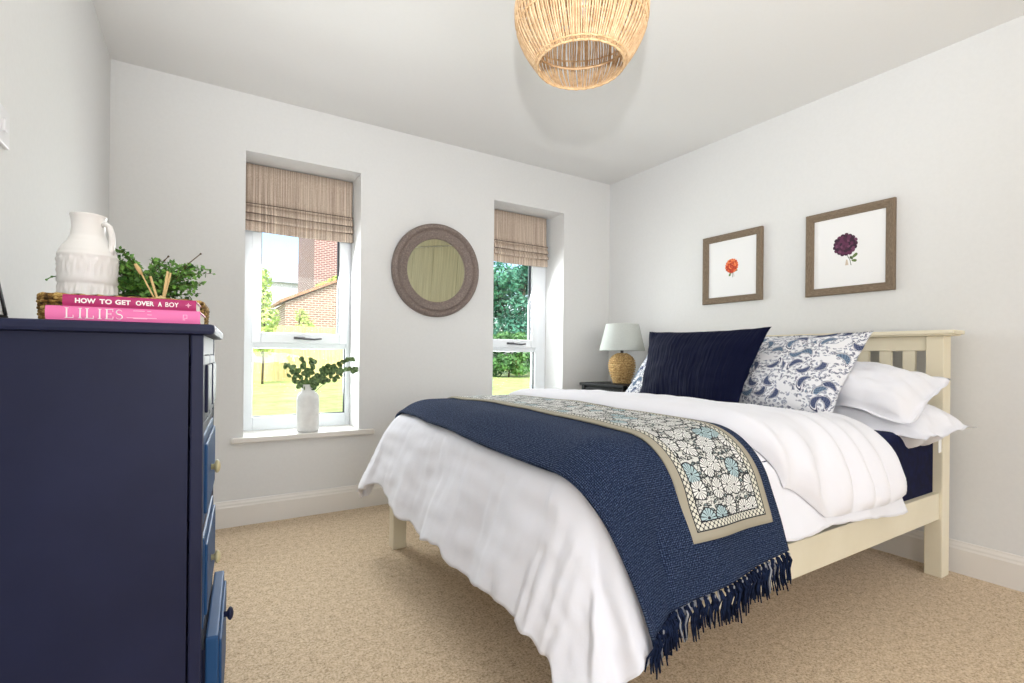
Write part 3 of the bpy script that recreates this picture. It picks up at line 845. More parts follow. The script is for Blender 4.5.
# ------------------------------------------------------------------ round mirror
def round_mirror():
    t = thing('round_mirror', 'round mirror in a wide washed wooden frame between the two windows', 'mirror', (1.328, YW - .034, 1.517), (math.radians(90 - 0), 0, 0))
    # local z looks into the room after the rotation; tilt forward a little as it hangs
    t.rotation_euler = (math.radians(90 + 4.6), 0, 0)
    bm = bmesh.new()
    prof = [(.209, .004), (.210, .014), (.214, .017), (.220, .014), (.232, .022), (.256, .028), (.262, .029), (.265, .018), (.271, .018), (.276, .036), (.290, .041), (.302, .034), (.308, .014), (.309, -.008), (.300, -.012), (.200, -.010), (.206, .002), (.209, .004)]
    lathe(bm, prof, 96, cap=False); obj('frame', bm, MIRRORWOOD, t, True)
    bm = bmesh.new(); lathe(bm, [(.211, -.004), (.211, .003)], 96); obj('glass', bm, MIRROR, t)
round_mirror()

# ------------------------------------------------------------------ two flower prints in wooden frames
def flower_print(y0, y1, z0, z1, label, kind):
    w, h = y1 - y0, z1 - z0
    # local: x to the right as seen (towards -y), y up, z into the room
    t = thing('picture_frame', label, 'picture frame', (XW, (y0 + y1) / 2, (z0 + z1) / 2))
    t.rotation_euler = Euler((PI / 2, 0, -PI / 2)).to_matrix().to_euler()
    fw = .041; d0, d1 = .002, .026
    bm = bmesh.new(); uvl = bm.loops.layers.uv.new('UVMap')
    W2, H2 = w / 2, h / 2
    outer = [(-W2, -H2), (W2, -H2), (W2, H2), (-W2, H2)]
    prof = [(0, d0), (0, d1 - .004), (.004, d1), (.018, d1 - .001), (fw - .008, d1 - .007), (fw - .004, d1 - .006), (fw, d1 - .012), (fw, d0)]
    R = []
    for cx, cy in outer:
        R.append([bm.verts.new((cx - math.copysign(p, cx), cy - math.copysign(p, cy), z)) for p, z in prof])
    for i in range(4):
        A, B = R[i], R[(i + 1) % 4]
        for k in range(len(prof) - 1):
            f = bm.faces.new((A[k], B[k], B[k + 1], A[k + 1]))
            for l, (uu, vv) in zip(f.loops, ((0, k / 7), (1, k / 7), (1, (k + 1) / 7), (0, (k + 1) / 7))): l[uvl].uv = (uu + i * 1.7, vv * .12 + i)
    obj('frame', bm, FRAMEWOOD, t)
    pm = bmesh.new(); box(pm, (-W2 + fw - .004, -H2 + fw - .004, .003), (W2 - fw + .004, H2 - fw + .004, .009)); pap = obj('paper', pm, PAPER, t)
    # the printed flower, flat on the paper
    def flat(name, polys, mats):
        bm = bmesh.new(); z = .0092
        for i, (pts, m) in enumerate(polys):
            f = bm.faces.new([bm.verts.new((x, y, z + i * .00002)) for x, y in pts]); f.material_index = m
        o = obj(name, bm, mats, pap); return o
    def petal(c, a, L, wd, pos):
        ca, sa = math.cos(a), math.sin(a); out = []
        for s in range(12):
            q = 2 * PI * s / 12; px_ = pos + (1 - math.cos(q)) / 2 * L; py_ = math.sin(q) * wd * (.55 + .45 * (1 - math.cos(q)) / 2)
            out.append((c[0] + px_ * ca - py_ * sa, c[1] + px_ * sa + py_ * ca))
        return out
    r = random.Random(3 + kind)
    polys = []
    if kind == 0:
        c = (.000, .012); cols = [srgb(196, 66, 30), srgb(224, 98, 48), srgb(176, 48, 28), srgb(236, 134, 78)]; rad = .047
        stems = [([(-.004, -.020), (-.001, -.020), (-.008, -.052), (-.011, -.052)], 1), ([(.004, -.020), (.006, -.020), (.008, -.062), (.005, -.062)], 0), ([(.012, -.018), (.014, -.018), (.018, -.060), (.016, -.060)], 0)]
        leaves = [((-.006, -.030), 4.2, .026, .008), ((.012, -.022), .1, .030, .008), ((.022, -.018), .5, .016, .006)]
    else:
        c = (-.014, .035); cols = [srgb(72, 30, 58), srgb(94, 42, 74), srgb(54, 24, 48), srgb(112, 62, 92)]; rad = .060
        stems = [([(-.012, -.012), (-.008, -.012), (.010, -.048), (.007, -.048)], 0), ([(.007, -.046), (.010, -.048), (.016, -.078), (.013, -.078)], 0), ([(-.010, -.045), (-.004, -.045), (.002, -.075), (-.014, -.075)], 2)]
        leaves = [((.018, -.040), .7, .034, .010), ((.022, -.048), 2.2, .022, .008), ((.016, -.052), -.2, .026, .009)]
    G = [srgb(64, 86, 44), srgb(96, 120, 62), srgb(206, 190, 170)]
    gm = [Mat('print_green', G[0], .7), Mat('print_leaf', G[1], .7), Mat('print_tan', G[2], .7)]
    sp = [(p, m) for p, m in stems] + [(petal(a, an, L, wd, 0), 1 if i % 2 == 0 else 0) for i, (a, an, L, wd) in enumerate(leaves)]
    flat('printed_stem', sp, gm)
    for ring, (n, f0, L) in enumerate(((17, .62, .40), (15, .45, .42), (12, .28, .40), (9, .12, .34), (6, 0, .28))):
        for k in range(n):
            polys.append((petal(c, 2 * PI * k / n + ring * .3, L * rad * r.uniform(.9, 1.08), rad * (.19 + .02 * (4 - ring) / 4), f0 * rad), r.randrange(4)))
    flat('printed_bloom', polys, [Mat('print_petal', q, .7) for q in cols])
flower_print(1.786, 2.208, 1.312, 1.760, 'framed orange flower print on the right wall, the one farther from us', 0)
flower_print(1.100, 1.526, 1.300, 1.754, 'framed dark purple flower print on the right wall, the nearer one', 1)

# ------------------------------------------------------------------ vase with eucalyptus on the window sill
def sill_vase():
    c = (.543, 3.205, .487)
    bm = bmesh.new()
    lathe(bm, [(.052, 0), (.060, .004), (.063, .02), (.063, .19), (.060, .215), (.050, .232), (.038, .240), (.036, .248), (.036, .278), (.038, .284), (.033, .284), (.031, .278), (.031, .244), (.05, .22), (.055, .18), (.054, .012)], 40, c)
    o = obj('vase', bm, VASEM, None, True); tag(o, 'matt white bottle-shaped vase on the sill of the window nearer the chest', 'vase')
    e = thing('eucalyptus_bunch', 'eucalyptus sprigs standing in the white vase on the window sill', 'foliage', (c[0], c[1], c[2] + .27))
    r = random.Random(5)
    tips = [(-.13, -.02, .13), (-.05, -.03, .155), (.02, -.04, .165), (.13, -.02, .12), (.255, -.05, .175), (.30, -.03, .11), (-.10, -.03, .06), (.08, -.05, .075), (.17, -.04, .10), (.02, -.06, .05)]
    for tx, ty, tz in tips:
        bm = bmesh.new(); pts = []
        for k in range(9):
            s = k / 8
            pts.append(Vector((tx * s ** 1.3, ty * s, -.10 + (tz + .10) * (1 - (1 - s) ** 1.6))))
        tube(bm, pts, [.002 * (1 - .5 * k / 8) for k in range(9)], 5, mat=1)
        L = math.hypot(tx, tz); nl = int(9 + L * 40)
        for k in range(nl):
            s = .45 + .55 * k / (nl - 1); i = min(7, int(s * 8)); p = pts[i].lerp(pts[i + 1], s * 8 - i)
            rad = r.uniform(.012, .021) * (1.1 - .3 * s)
            d = Vector((r.uniform(-1, 1), r.uniform(-1, .5), r.uniform(-.8, 1))).normalized()
            nrm = Vector((r.uniform(-.7, .7), -1, r.uniform(-.6, .9))).normalized()
            a = (d - nrm * d.dot(nrm)).normalized(); b = nrm.cross(a)
            cc = p + a * rad * .95
            ring = [bm.verts.new(cc + a * rad * math.cos(q) * 1.08 + b * rad * math.sin(q) * .92 + nrm * rad * .16 * math.cos(2 * q)) for q in [2 * PI * h / 10 for h in range(10)]]
            m = bm.verts.new(cc - nrm * rad * .08)
            for h in range(10):
                f = bm.faces.new((m, ring[h], ring[(h + 1) % 10])); f.material_index = 0; f.smooth = True
        obj('sprig', bm, [LEAF_EUC, STEM], e)
sill_vase()

# ------------------------------------------------------------------ chest of drawers (left foreground)
CHX, CHY, CHT = .002, 1.200, 1.0135
CHROT = -math.radians(3.6)
CHD, CHW = .372, .44
chest = thing('chest_of_drawers', 'navy painted chest of drawers in the left foreground against the left wall', 'chest of drawers', (CHX, CHY, 0), (0, 0, CHROT))
def chest_parts():
    D, Wd = CHD, CHW
    tz = CHT - .021
    o = boxes('top', [((-D - .004, -.016, tz), (.020, Wd + .016, CHT))], NAVY, chest, .007)
    # carcass: sides with corner stiles, back, inside frame
    boxes('side_panel', [((-D, .006, .05), (-.026, .026, tz))], NAVY, chest, .001)
    boxes('side_panel', [((-D, Wd - .026, .05), (-.026, Wd - .006, tz))], NAVY, chest, .001)
    for y in (0, Wd - .034): boxes('corner_post', [((-.022, y, 0), (0, y + .034, tz))], NAVY, chest, .003)
    for y in (0, Wd - .034): boxes('rear_leg', [((-D, y + .006, 0), (-D + .03, y + .03, .06))], NAVY, chest, .003)
    boxes('back_panel', [((-D, .026, .05), (-D + .01, Wd - .026, tz))], NAVY, chest, 0)
    zs = [.105, .362, .580, .795, .965]
    for z in zs: boxes('divider_rail', [((-.03, .03, z - .014), (-.002, Wd - .03, z + .006 if z < .96 else tz))], NAVY, chest, .001)
    boxes('plinth', [((-.018, .03, .03), (-.004, Wd - .03, .092))], NAVY, chest, .002)
    def drawer(y0, y1, z0, z1, open_, knobs, paint=NAVYBLUE, km=KNOB, kz=None):
        d = boxes('drawer', [((open_ - .018, y0, z0), (open_ + .006, y1, z1)), ((open_ + .005, y0 + .02, z0 + .02), (open_ + .012, y1 - .02, z1 - .02))], paint, chest, .004)
        boxes('drawer_box', [((-D + .03, y0 + .012, z0 + .012), (open_ - .017, y1 - .012, z1 - .03))], NAVY, d, .001)
        for ky in knobs:
            bm = bmesh.new(); prof = [(.007, 0), (.006, .006), (.009, .008), (.0145, .011), (.0155, .015), (.011, .019), (.003, .021)]
            rg = lathe(bm, prof, 24)
            bmesh.ops.rotate(bm, verts=bm.verts, cent=(0, 0, 0), matrix=Matrix.Rotation(PI / 2, 3, 'Y'))
            bmesh.ops.translate(bm, verts=bm.verts, vec=(open_ + .011, ky, kz or (z0 + z1) / 2))
            obj('knob', bm, km, d, True)
    m = Wd / 2
    drawer(.037, m - .008, .806, .950, -.006, (), NAVY); drawer(m + .008, Wd - .037, .806, .950, -.006, (), NAVY)
    boxes('divider_stile', [((-.03, m - .009, .795), (-.002, m + .009, .96))], NAVY, chest, .001)
    drawer(.037, Wd - .037, .589, .779, -.006, (.19,))
    drawer(.037, Wd - .037, .371, .564, -.004, (.19,))
    drawer(.037, Wd - .037, .114, .352, .024, (.19,), NAVYBLUE, NAVY, .325)
chest_parts()

# ------------------------------------------------------------------ things on the chest
ZT = CHT
def text_mesh(body, size, bold=0.0, spacing=1.0):
    cu = bpy.data.curves.new('lettering', 'FONT'); cu.body = body; cu.size = size; cu.offset = bold; cu.space_character = spacing
    cu.align_x = 'LEFT'; cu.align_y = 'CENTER'; cu.extrude = .0002
    o = bpy.data.objects.new('lettering', cu); COL.objects.link(o)
    me = bpy.data.meshes.new_from_object(o.evaluated_get(bpy.context.evaluated_depsgraph_get()))
    bpy.data.objects.remove(o); bpy.data.curves.remove(cu)
    return me
def fit_text(me, x0, x1, z0, z1):
    xs = [v.co.x for v in me.vertices]; ys = [v.co.y for v in me.vertices]
    ax, bx, ay, by = min(xs), max(xs), min(ys), max(ys)
    for v in me.vertices:
        v.co = Vector((x0 + (v.co.x - ax) / (bx - ax) * (x1 - x0), -v.co.z - .0003, z0 + (v.co.y - ay) / (by - ay) * (z1 - z0)))
def book(name, label, x0, x1, y, z0, z1, depth, cover, rotz):
    """book lying flat, spine towards us along x"""
    t = thing(name, label, 'book', (x0, y, z0), (0, 0, rotz))
    L, h = x1 - x0, z1 - z0
    bm = bmesh.new()
    box(bm, (0, .002, 0), (L, depth, .0022), .0006, 1); box(bm, (0, .002, h - .0022), (L, depth, h), .0006, 1)
    # rounded spine
    n = 10; ring0, ring1 = [], []
    for s in range(n + 1):
        zz = h * s / n; yy = .004 - .004 * math.sin(PI * s / n) ** .5 if 0 < s < n else .004
        ring0.append(bm.verts.new((0, yy, zz))); ring1.append(bm.verts.new((L, yy, zz)))
    for s in range(n): bm.faces.new((ring0[s], ring1[s], ring1[s + 1], ring0[s + 1]))
    obj('cover', bm, cover, t)
    bm = bmesh.new(); box(bm, (.003, .004, .0022), (L - .003, depth - .004, h - .0022)); obj('pages', bm, PAGES, t)
    return t, L, h
def books():
    g = None
    zb = ZT
    t, L, h = book('book', 'bubblegum pink hardback lettered LILIES, the lower of the two books on the chest', -.241, -.004, 1.204, zb, zb + .0255, .165, BOOK_PINK, CHROT)
    # serif capitals built stroke by stroke
    bm = bmesh.new()
    def stroke(x0, x1, z0, z1): box(bm, (x0, -.0006, z0), (x1, .0004, z1))
    hh, zb0 = .0178, .0040
    def serif(x, z, w=.0052): stroke(x - w / 2, x + w / 2, z - .0005, z + .0005)
    def stem(x, w=.0021): stroke(x - w / 2, x + w / 2, zb0, zb0 + hh); serif(x, zb0); serif(x, zb0 + hh)
    x = .030
    def Lc(x): stem(x); stroke(x, x + .0095, zb0 - .0004, zb0 + .0006); stroke(x + .0088, x + .0096, zb0, zb0 + .005)
    Lc(x); stem(x + .0190); Lc(x + .0290); stem(x + .0475)
    ex = x + .0580; stem(ex)
    for zz in (zb0, zb0 + hh * .52, zb0 + hh): stroke(ex, ex + (.0095 if zz != zb0 + hh * .52 else .0065), zz - .0005, zz + .0005)
    stroke(ex + .0088, ex + .0096, zb0, zb0 + .0045); stroke(ex + .0085, ex + .0092, zb0 + hh - .004, zb0 + hh); stroke(ex + .006, ex + .0066, zb0 + hh * .52 - .002, zb0 + hh * .52 + .002)
    sx = ex + .0185; S = []
    for k in range(25):
        q = k / 24; an = PI * (.12 + 1.4 * min(1, q * 2)) if q < .5 else None
        if q <= .5: an = math.radians(20 + 250 * (q / .5)); S.append((sx + .0043 * math.cos(an), -.0002, zb0 + hh * .745 + hh * .245 * math.sin(an)))
        else: an = math.radians(90 - 250 * ((q - .5) / .5)); S.append((sx + .0047 * math.cos(an), -.0002, zb0 + hh * .255 + hh * .245 * math.sin(an)))
    tube(bm, S, [.0004 + .0009 * math.sin(PI * k / 24) ** 2 for k in range(25)], 5)
    obj('spine_lettering', bm, LETTER, t)
    bm = bmesh.new()
    for (a, b, z) in ((.128, .146, .0205), (.150, .156, .0205), (.150, .157, .0140), (.118, .165, .0072), (.128, .150, .0060)): box(bm, (a, -.0005, z), (b, .0003, z + .0010))
    obj('spine_print', bm, LETTER_SOFT, t)
    bm = bmesh.new()
    for (a, b, c, d) in ((.2080, .2088, .006, .017), (.2080, .2150, .0165, .0172), (.2142, .2150, .0100, .017), (.2105, .2150, .0098, .0106), (.2105, .2112, .0060, .0106)): box(bm, (a, -.0005, c), (b, .0003, d))
    obj('publisher_mark', bm, LETTER_SOFT, t)
    t, L, h = book('book', 'magenta hardback lettered HOW TO GET OVER A BOY lying on the lighter pink book', -.218, -.011, 1.206, zb + .0258, zb + .0470, .140, BOOK_DARK, CHROT)
    for words, a, b in (('HOW', .018, .048), ('TO', .0535, .072), ('GET', .077, .1005), ('OVER', .1085, .1375), ('A', .1435, .1500), ('BOY', .1555, .1775)):
        me = text_mesh(words, .012, .0002 if 'B' in words else .0005, 1.05); fit_text(me, a, b, .0060, .0152); link('spine_lettering', me, LETTER, t)
    bm = bmesh.new()
    box(bm, (.1890, -.0005, .0106), (.1985, .0003, .0114)); box(bm, (.1933, -.0005, .0062), (.1941, .0003, .0156)); tube(bm, [(.1937 + .0022 * math.cos(q), -.0002, .0110 + .0022 * math.sin(q)) for q in [2 * PI * k / 12 for k in range(12)]], .0003, 4, True)
    obj('spine_mark', bm, LETTER_SOFT, t)
books()

def seagrass_tray():
    x0, x1, y0, y1 = -.288, .008, 1.365, 1.63
    t = thing('seagrass_tray', 'shallow woven seagrass tray behind the books on the chest', 'tray', ((x0 + x1) / 2, (y0 + y1) / 2, ZT + .001), (0, 0, CHROT))
    hx, hy = (x1 - x0) / 2, (y1 - y0) / 2; rc = .04
    def rr(grow, k, n=76):
        per = []
        segs = [((hx - rc), (hy - rc), 0), (-(hx - rc), (hy - rc), 90), (-(hx - rc), -(hy - rc), 180), ((hx - rc), -(hy - rc), 270)]
        for cx, cy, a0 in segs:
            for s in range(9):
                a = math.radians(a0 + 90 * s / 8); per.append((cx + (rc + grow) * math.cos(a), cy + (rc + grow) * math.sin(a)))
        # resample evenly
        out = []; tot = 0; L = [0]
        for i in range(len(per)):
            p, q = per[i], per[(i + 1) % len(per)]; tot += math.hypot(q[0] - p[0], q[1] - p[1]); L.append(tot)
        for i in range(n):
            d = tot * i / n; j = max(k2 for k2 in range(len(L)) if L[k2] <= d + 1e-9); j = min(j, len(per) - 1)
            p, q = per[j], per[(j + 1) % len(per)]; f = (d - L[j]) / max(1e-9, L[j + 1] - L[j]); out.append((lerp(p[0], q[0], f), lerp(p[1], q[1], f)))
        return out
    bm = bmesh.new()
    for i in range(8):
        z = .005 + i * .0066; base = rr(-.006 + .0004 * i, 0, 108)
        pts = []
        for k, (x, y) in enumerate(base):
            w = .0026 * (1 if (k + i) % 2 else -1); l = math.hypot(x, y); pts.append((x + x / l * w, y + y / l * w, z))
        tube(bm, pts, .0040, 6, True)
    obj('woven_wall', bm, SEAGRASS, t, True)
    bm = bmesh.new(); pts = [(x, y, .0575 + .0012 * math.sin(k * 1.9)) for k, (x, y) in enumerate(rr(-.003, 0, 108))]; tube(bm, pts, .0048, 7, True); obj('rim', bm, SEAGRASS, t, True)
    bm = bmesh.new(); box(bm, (-hx + .012, -hy + .012, 0), (hx - .012, hy - .012, .006), .003); obj('base', bm, SEAGRASS, t)
seagrass_tray()

def jug():
    c = (-.2215, 1.468, ZT + .008)
    t = thing('jug', 'tall white glazed jug with a raised pattern on the tray behind the books', 'jug', c)
    prof = [(.046, 0), (.0505, .004), (.0515, .03), (.0515, .09), (.0525, .136), (.0530, .150), (.0500, .160), (.0440, .170), (.0370, .181), (.0320, .193), (.0298, .206), (.0295, .220), (.0310, .232), (.0332, .240), (.0325, .242), (.029, .239), (.0270, .225), (.0270, .205), (.034, .183), (.047, .158), (.047, .02)]
    seg = 120; bm = bmesh.new(); rings = []
    dense = []
    for (r0, z0), (r1, z1) in zip(prof, prof[1:]):
        m = 14 if (z1 - z0) > .05 else 4
        for k in range(m): dense.append((lerp(r0, r1, k / m), lerp(z0, z1, k / m)))
    dense.append(prof[-1]); outer_n = None
    for j, (r, z) in enumerate(dense):
        ring = []
        for i in range(seg):
            a = 2 * PI * i / seg; rel = 0
            if z < .152 and j < 60 and r > .049:
                u = a / (2 * PI) * 14
                f = u - math.floor(u)
                # zigzags below, lozenges above, a rib between
                zig = abs(f - .5) * 2
                if z < .082: rel = .0034 * math.exp(-(((z - .016) / .060 - zig) / .16) ** 2) + .0028 * math.exp(-(((z - .036) / .060 - (1 - zig) * .5) / .12) ** 2)
                elif z < .098: rel = .0034 * math.exp(-((z - .090) / .003) ** 2)
                else: rel = .0038 * math.exp(-((abs(f - .5) * 2 + abs(z - .122) / .024 - .75) / .16) ** 2)
                rel += .0016 * math.exp(-((z - .148) / .003) ** 2)
            lip = .001 * math.exp(-((math.atan2(math.sin(a - PI), math.cos(a - PI))) / .5) ** 2) * sstep(.225, .24, z)
            ring.append(bm.verts.new(((r + rel + lip) * math.cos(a), (r + rel + lip) * math.sin(a), z)))
        rings.append(ring)
    for A, B in zip(rings, rings[1:]):
        for i in range(seg): bm.faces.new((A[i], A[(i + 1) % seg], B[(i + 1) % seg], B[i]))
    bm.faces.new(rings[0]); bm.faces.new(rings[-1])
    obj('body', bm, CERAMIC, t, True)
    bm = bmesh.new(); tube(bm, [(.027, 0, .220), (.036, 0, .224), (.044, 0, .217), (.0485, 0, .202), (.050, 0, .184), (.049, 0, .166), (.046, 0, .153)], [.0055, .006, .006, .006, .006, .006, .007], 10)
    o = obj('handle', bm, CERAMIC, t, True); o.rotation_euler = (0, 0, -.45)
jug()

def fern():
    c = Vector((-.118, 1.530, ZT + .008))
    t = thing('potted_plant', 'bushy green plant in a dark pot behind the jug on the tray', 'plant', c)
    bm = bmesh.new(); lathe(bm, [(.030, 0), (.034, .004), (.042, .066), (.044, .07), (.040, .07), (.038, .06), (.036, .058)], 28); obj('pot', bm, POT, t, True)
    r = random.Random(12)
    tips = []
    for k in range(85):
        a = r.uniform(0, 2 * PI); L = r.uniform(.05, .115)
        tips.append((L * math.cos(a) * 1.0 + .010, L * math.sin(a) * .7, .070 + r.uniform(.0, .09)))
    tips += [(.130, -.02, .150), (.138, .0, .142), (.11, -.03, .135), (.12, -.01, .115), (.10, .02, .16), (-.05, -.04, .175), (-.06, -.02, .18), (-.04, -.03, .165), (-.03, -.02, .15), (-.065, -.02, .16), (-.055, -.03, .15), (-.045, -.04, .14), (.03, -.03, .16), (.055, -.02, .155), (.09, -.03, .14)]
    for i, (tx, ty, tz) in enumerate(tips):
        bm = bmesh.new(); pts = []
        for k in range(8):
            s = k / 7; pts.append(Vector((tx * s ** 1.2, ty * s ** 1.2, .055 + (tz - .055) * (1 - (1 - s) ** 1.7))))
        tube(bm, pts, [.0012 * (1 - .6 * k / 7) for k in range(8)], 4, mat=1)
        for k in range(34):
            s = .25 + .75 * k / 33; j = min(6, int(s * 7)); p = pts[j].lerp(pts[j + 1], s * 7 - j)
            d = Vector((r.uniform(-1, 1), r.uniform(-1, 1), r.uniform(-.6, .9))).normalized(); nrm = Vector((r.uniform(-.8, .8), r.uniform(-1, .2), r.uniform(-.2, 1))).normalized()
            a = (d - nrm * d.dot(nrm)).normalized(); b = nrm.cross(a); L = r.uniform(.009, .016)
            v = [p, p + a * L * .5 + b * L * .33, p + a * L, p + a * L * .5 - b * L * .33]
            f = bm.faces.new([bm.verts.new(q) for q in v]); f.material_index = 0
        obj('frond', bm, [LEAF_FERN, STEM], t)
    # bare twigs poking out
    for pts in ([(.06, -.02, .12), (.085, -.02, .158), (.112, -.02, .187)], [(.02, 0, .14), (.035, 0, .165), (.043, 0, .176)], [(-.06, -.03, .11), (-.12, -.04, .108), (-.168, -.045, .100), (-.176, -.05, .092)], [(-.08, .02, .15), (-.118, .01, .168), (-.132, .0, .170)]):
        bm = bmesh.new(); tube(bm, pts, .0013, 5)
        for p in pts[1:]: ball(bm, p, .0028, 1)
        obj('twig', bm, STEM if pts[0][2] > .115 else LEAF_FERN, t)
fern()

def diffuser():
    c = (-.083, 1.412, ZT + .008)
    t = thing('reed_diffuser', 'reed diffuser with pale sticks and cream stopper behind the magenta book', 'diffuser', c)
    bm = bmesh.new(); lathe(bm, [(.022, 0), (.025, .004), (.025, .040), (.015, .047), (.012, .052)], 28); obj('bottle', bm, DIFF, t, True)
    bm = bmesh.new()
    for k in range(9):
        a = 2 * PI * k / 9; ball(bm, (.009 * math.cos(a), .009 * math.sin(a), .056), .0068, 1, (1, 1, .8))
    ball(bm, (0, 0, .058), .008, 1); obj('stopper', bm, DIFF, t, True)
    for tx, ty, tz, r in ((-.036, -.01, .112, .0017), (-.020, .0, .108, .0026), (.013, -.005, .122, .0026), (.018, .004, .120, .0024)):
        bm = bmesh.new(); tube(bm, [(0, 0, .02), (tx * .3, ty * .3, .055), (tx, ty, tz)], r, 7); obj('reed', bm, REED, t, True)
    bm = bmesh.new(); tube(bm, [(-.036, -.01, .110), (-.041, -.011, .121), (-.047, -.012, .132)], [.0035, .005, .003], 7); obj('dried_bud', bm, REED, t, True)
diffuser()

def leaning_frame():
    # stands on the chest, leaning back against the left wall; its far edge shows at the picture's left border
    t = thing('photo_frame', 'thin black photo frame leaning on the left wall at the end of the chest', 'photo frame', (-.340, 1.303, ZT + .001), (0, -math.radians(10), 0))
    w, h, b, d = .20, .262, .012, .012
    boxes('frame', [((-d / 2, -w / 2, 0), (d / 2, w / 2, b)), ((-d / 2, -w / 2, h - b), (d / 2, w / 2, h)), ((-d / 2, -w / 2, b), (d / 2, -w / 2 + b, h - b)), ((-d / 2, w / 2 - b, b), (d / 2, w / 2, h - b))], BLACK, t, .002)
    boxes('picture', [((-.003, -w / 2 + b - .002, b - .002), (.002, w / 2 - b + .002, h - b + .002))], PAPER, t, 0)
leaning_frame()

# ------------------------------------------------------------------ garden
GZ = -.15
def outdoors():
    bm = bmesh.new(); box(bm, (-14, YW + WALLT + .05, GZ - .1), (30, 46, GZ)); o = obj('garden_ground', bm, GRASS); structure(o, 'sunlit lawn outside the windows')
    # timber fence
    fx, y = (-3.0, 7.2), 21.8
    t = thing('garden_fence', 'pale close-boarded timber fence across the end of the lawn', 'fence', (2, y, GZ))
    bm = bmesh.new(); x = -6.0
    while x < 7.5:
        box(bm, (x, 0, .06), (x + .14, .02, 2.2 + rnd.uniform(-.01, .01))); x += .146
    obj('boards', bm, FENCE, t)
    for x in (-6.0, -3.6, -1.2, 1.45, 3.9, 6.2): boxes('post', [((x, -.07, 0), (x + .1, .03, 2.28))], FENCE, t, .005)
    boxes('gravel_board', [((-6, -.01, 0), (7.5, .04, .06))], FENCE, t, 0)
    # brick house with a tall wall
    h = thing('brick_house', 'tall red brick house wall beyond the garden fence', 'house', (8.0, 32, GZ))
    bm = bmesh.new(); box(bm, (-2.30, 0, 0), (6, 6, 12)); box_uv(obj('wall', bm, BRICK, h))
    bm = bmesh.new(); box(bm, (-2.6, -.3, 12), (6.3, 6.3, 12.3)); obj('roof', bm, ROOF, h)
    # lower outbuilding with a sloping verge in front of it
    g = thing('outbuilding', 'low brick outbuilding with a sloping tiled roof beyond the fence', 'outbuilding', (3.35, 26, GZ))
    bm = bmesh.new(); z0, z1, L = 3.52, 5.75, 4.6
    vs = [(.0, 0, 0), (L, 0, 0), (L, 0, z1), (0, 0, z0), (0, 4, 0), (L, 4, 0), (L, 4, z1), (0, 4, z0)]
    V = [bm.verts.new(v) for v in vs]
    for f in ((0, 1, 2, 3), (5, 4, 7, 6), (1, 5, 6, 2), (4, 0, 3, 7), (3, 2, 6, 7), (4, 5, 1, 0)): bm.faces.new([V[i] for i in f])
    box_uv(obj('wall', bm, BRICK2, g))
    bm = bmesh.new()
    V = [bm.verts.new(v) for v in ((-.25, -.2, z0 - .02), (L + .2, -.2, z1 + .05), (L + .2, 4.2, z1 + .05), (-.25, 4.2, z0 - .02), (-.25, -.2, z0 + .12), (L + .2, -.2, z1 + .19), (L + .2, 4.2, z1 + .19), (-.25, 4.2, z0 + .12))]
    for f in ((0, 1, 2, 3), (4, 5, 6, 7), (0, 1, 5, 4), (1, 2, 6, 5), (2, 3, 7, 6), (3, 0, 4, 7)): bm.faces.new([V[i] for i in f])
    obj('roof', bm, ROOF, g)
    # pale rendered house to the left
    p = thing('rendered_house', 'pale rendered house partly hidden beyond the fence', 'house', (2.2, 39.5, GZ))
    bm = bmesh.new(); box(bm, (-.2, 0, 0), (5.5, 6, 6.2)); obj('wall', bm, RENDER, p)
    bm = bmesh.new(); V = [bm.verts.new(v) for v in ((-.5, -.3, 6.2), (5.8, -.3, 6.2), (5.8, 6.3, 6.2), (-.5, 6.3, 6.2), (1.5, 3, 8.4), (3.8, 3, 8.4))]
    for f in ((0, 1, 5, 4), (1, 2, 5), (2, 3, 4, 5), (3, 0, 4), (3, 2, 1, 0)): bm.faces.new([V[i] for i in f])
    obj('roof', bm, plain('grey_slate', (176, 182, 194), .8), p)
    bm = bmesh.new(); box(bm, (2.3, -.03, 2.6), (3.2, .03, 4.1)); obj('window', bm, plain('blue_pane', (150, 190, 214), .2), p)
outdoors()
def tree(name, label, base, blobs, n, leaf, mat, seed, group=None, trunk_r=.14):
    t = thing(name, label, 'tree' if 'tree' in name else 'shrub', base, group=group)
    r = random.Random(seed); vs, fs = [], []
    tot = sum(b[3] ** 2 for b in blobs)
    for bx, by, bz, br, sz in blobs:
        for _ in range(int(n * br * br / tot)):
            u = Vector((r.gauss(0, 1), r.gauss(0, 1), r.gauss(0, 1))).normalized() * (br * r.uniform(.55, 1.05))
            p = Vector((bx + u.x, by + u.y, bz + u.z * sz))
            nrm = (u.normalized() + Vector((r.uniform(-.9, .9), r.uniform(-.9, .9), r.uniform(-.4, 1.0)))).normalized()
            a = nrm.orthogonal().normalized(); a = Matrix.Rotation(r.uniform(0, 6.28), 3, nrm) @ a; b = nrm.cross(a); L = leaf * r.uniform(.6, 1.3)
            i = len(vs); vs += [tuple(p - a * L * .5), tuple(p + b * L * .28 + nrm * L * .06), tuple(p + a * L * .5), tuple(p - b * L * .28 + nrm * L * .06)]; fs.append((i, i + 1, i + 2, i + 3))
    me = bpy.data.meshes.new('foliage'); me.from_pydata(vs, [], fs); link('foliage', me, mat, t)
    top = max(blobs, key=lambda b: b[2])
    bm = bmesh.new(); tube(bm, [(0, 0, 0), (.05, .02, top[2] * .5), (top[0] * .6, top[1] * .6, top[2])], [trunk_r, trunk_r * .75, trunk_r * .3], 8)
    for b in blobs[:5]: tube(bm, [(.02, .01, max(.1, b[2] * .45)), (b[0] * .9, b[1] * .9, b[2])], [trunk_r * .5, trunk_r * .2], 6)
    obj('trunk', bm, BARK, t, True)
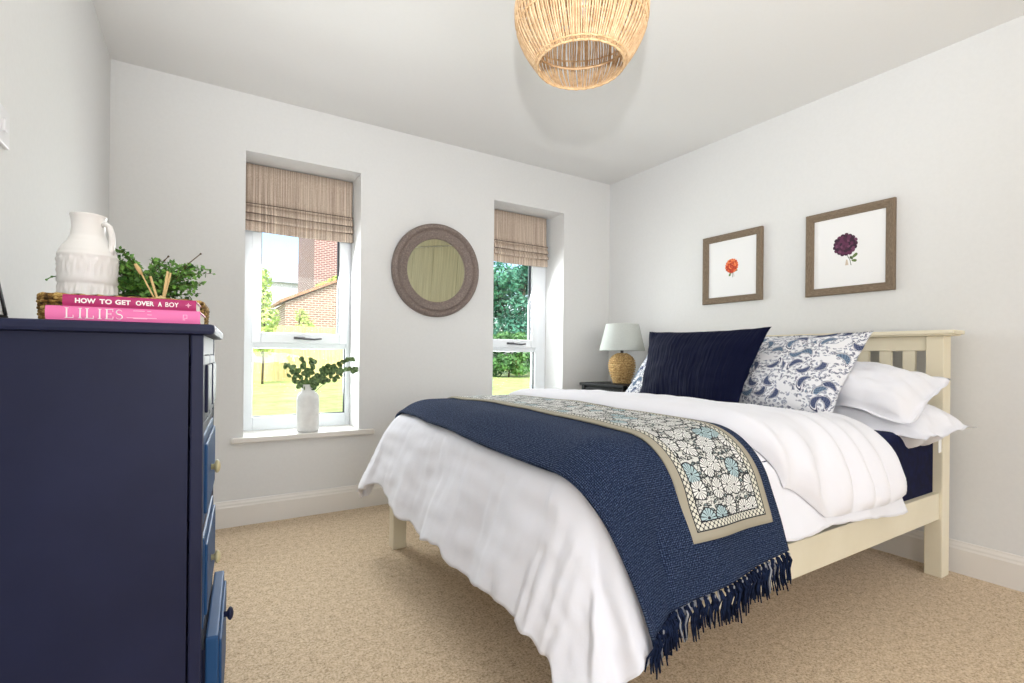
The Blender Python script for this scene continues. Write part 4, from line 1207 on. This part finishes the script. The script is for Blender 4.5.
def trees():
    r = random.Random(21)
    def crown(w, h0, h1, n, rr):
        return [(r.uniform(-w, w), r.uniform(-.8, .8), r.uniform(h0, h1), r.uniform(rr * .75, rr * 1.2), r.uniform(.7, 1.0)) for _ in range(n)]
    tree('evergreen_tree', 'tall blue-green tree seen through the left part of the corner window', (15.6, 24.6, GZ), crown(1.8, 2.2, 6.6, 16, 1.0), 9000, .26, TREE_A, 31, 'trees beyond the lawn')
    tree('evergreen_tree', 'tall blue-green tree filling the middle of the corner window', (19.6, 27.2, GZ), crown(1.9, 2.0, 7.4, 17, 1.05), 9000, .26, TREE_A, 32, 'trees beyond the lawn')
    tree('leafy_tree', 'lighter green tree at the upper right of the corner window', (23.2, 30.0, GZ), crown(1.6, 3.0, 8.2, 14, 1.05), 7000, .28, TREE_B, 33, 'trees beyond the lawn')
    for i, (x, y, lab) in enumerate(((13.2, 21.6, 'left'), (15.6, 21.8, 'middle'), (18.0, 22.0, 'right'))):
        tree('hedge_shrub', 'mid green rounded shrub at the lawn edge below the trees, %s of three' % lab, (x, y, GZ), crown(1.0, .55, 1.9, 12, .62), 5200, .20, TREE_B, 41 + i, 'shrubs along the lawn edge', .05)
    tree('young_tree', 'bright yellow-green young tree at the left of the garden in front of the fence', (1.80, 19.6, GZ), [(0, 0, 1.5, .45, 1.2), (.1, 0, 2.3, .45, 1.2), (-.1, 0, 3.0, .4, 1.2), (.0, 0, 3.7, .3, 1.3), (-.2, 0, 1.9, .4, 1)], 2600, .13, TREE_C, 51, None, .04)
    tree('young_tree', 'small bright shrub rising above the fence in front of the outbuilding', (3.45, 23.2, GZ), [(0, 0, 1.7, .4, 1.2), (.35, 0, 2.2, .42, 1.1), (.2, 0, 2.7, .3, 1.1)], 1200, .13, TREE_C, 52, None, .04)
    tree('roadside_tree', 'bright green tree between the outbuilding roof and the tall brick wall', (6.2, 31.25, GZ), [(0, 0, 4.9, .6, .8), (.7, 0, 5.3, .6, .8), (1.4, 0, 5.7, .6, .8)], 2400, .2, TREE_C, 53, None, .08)
trees()
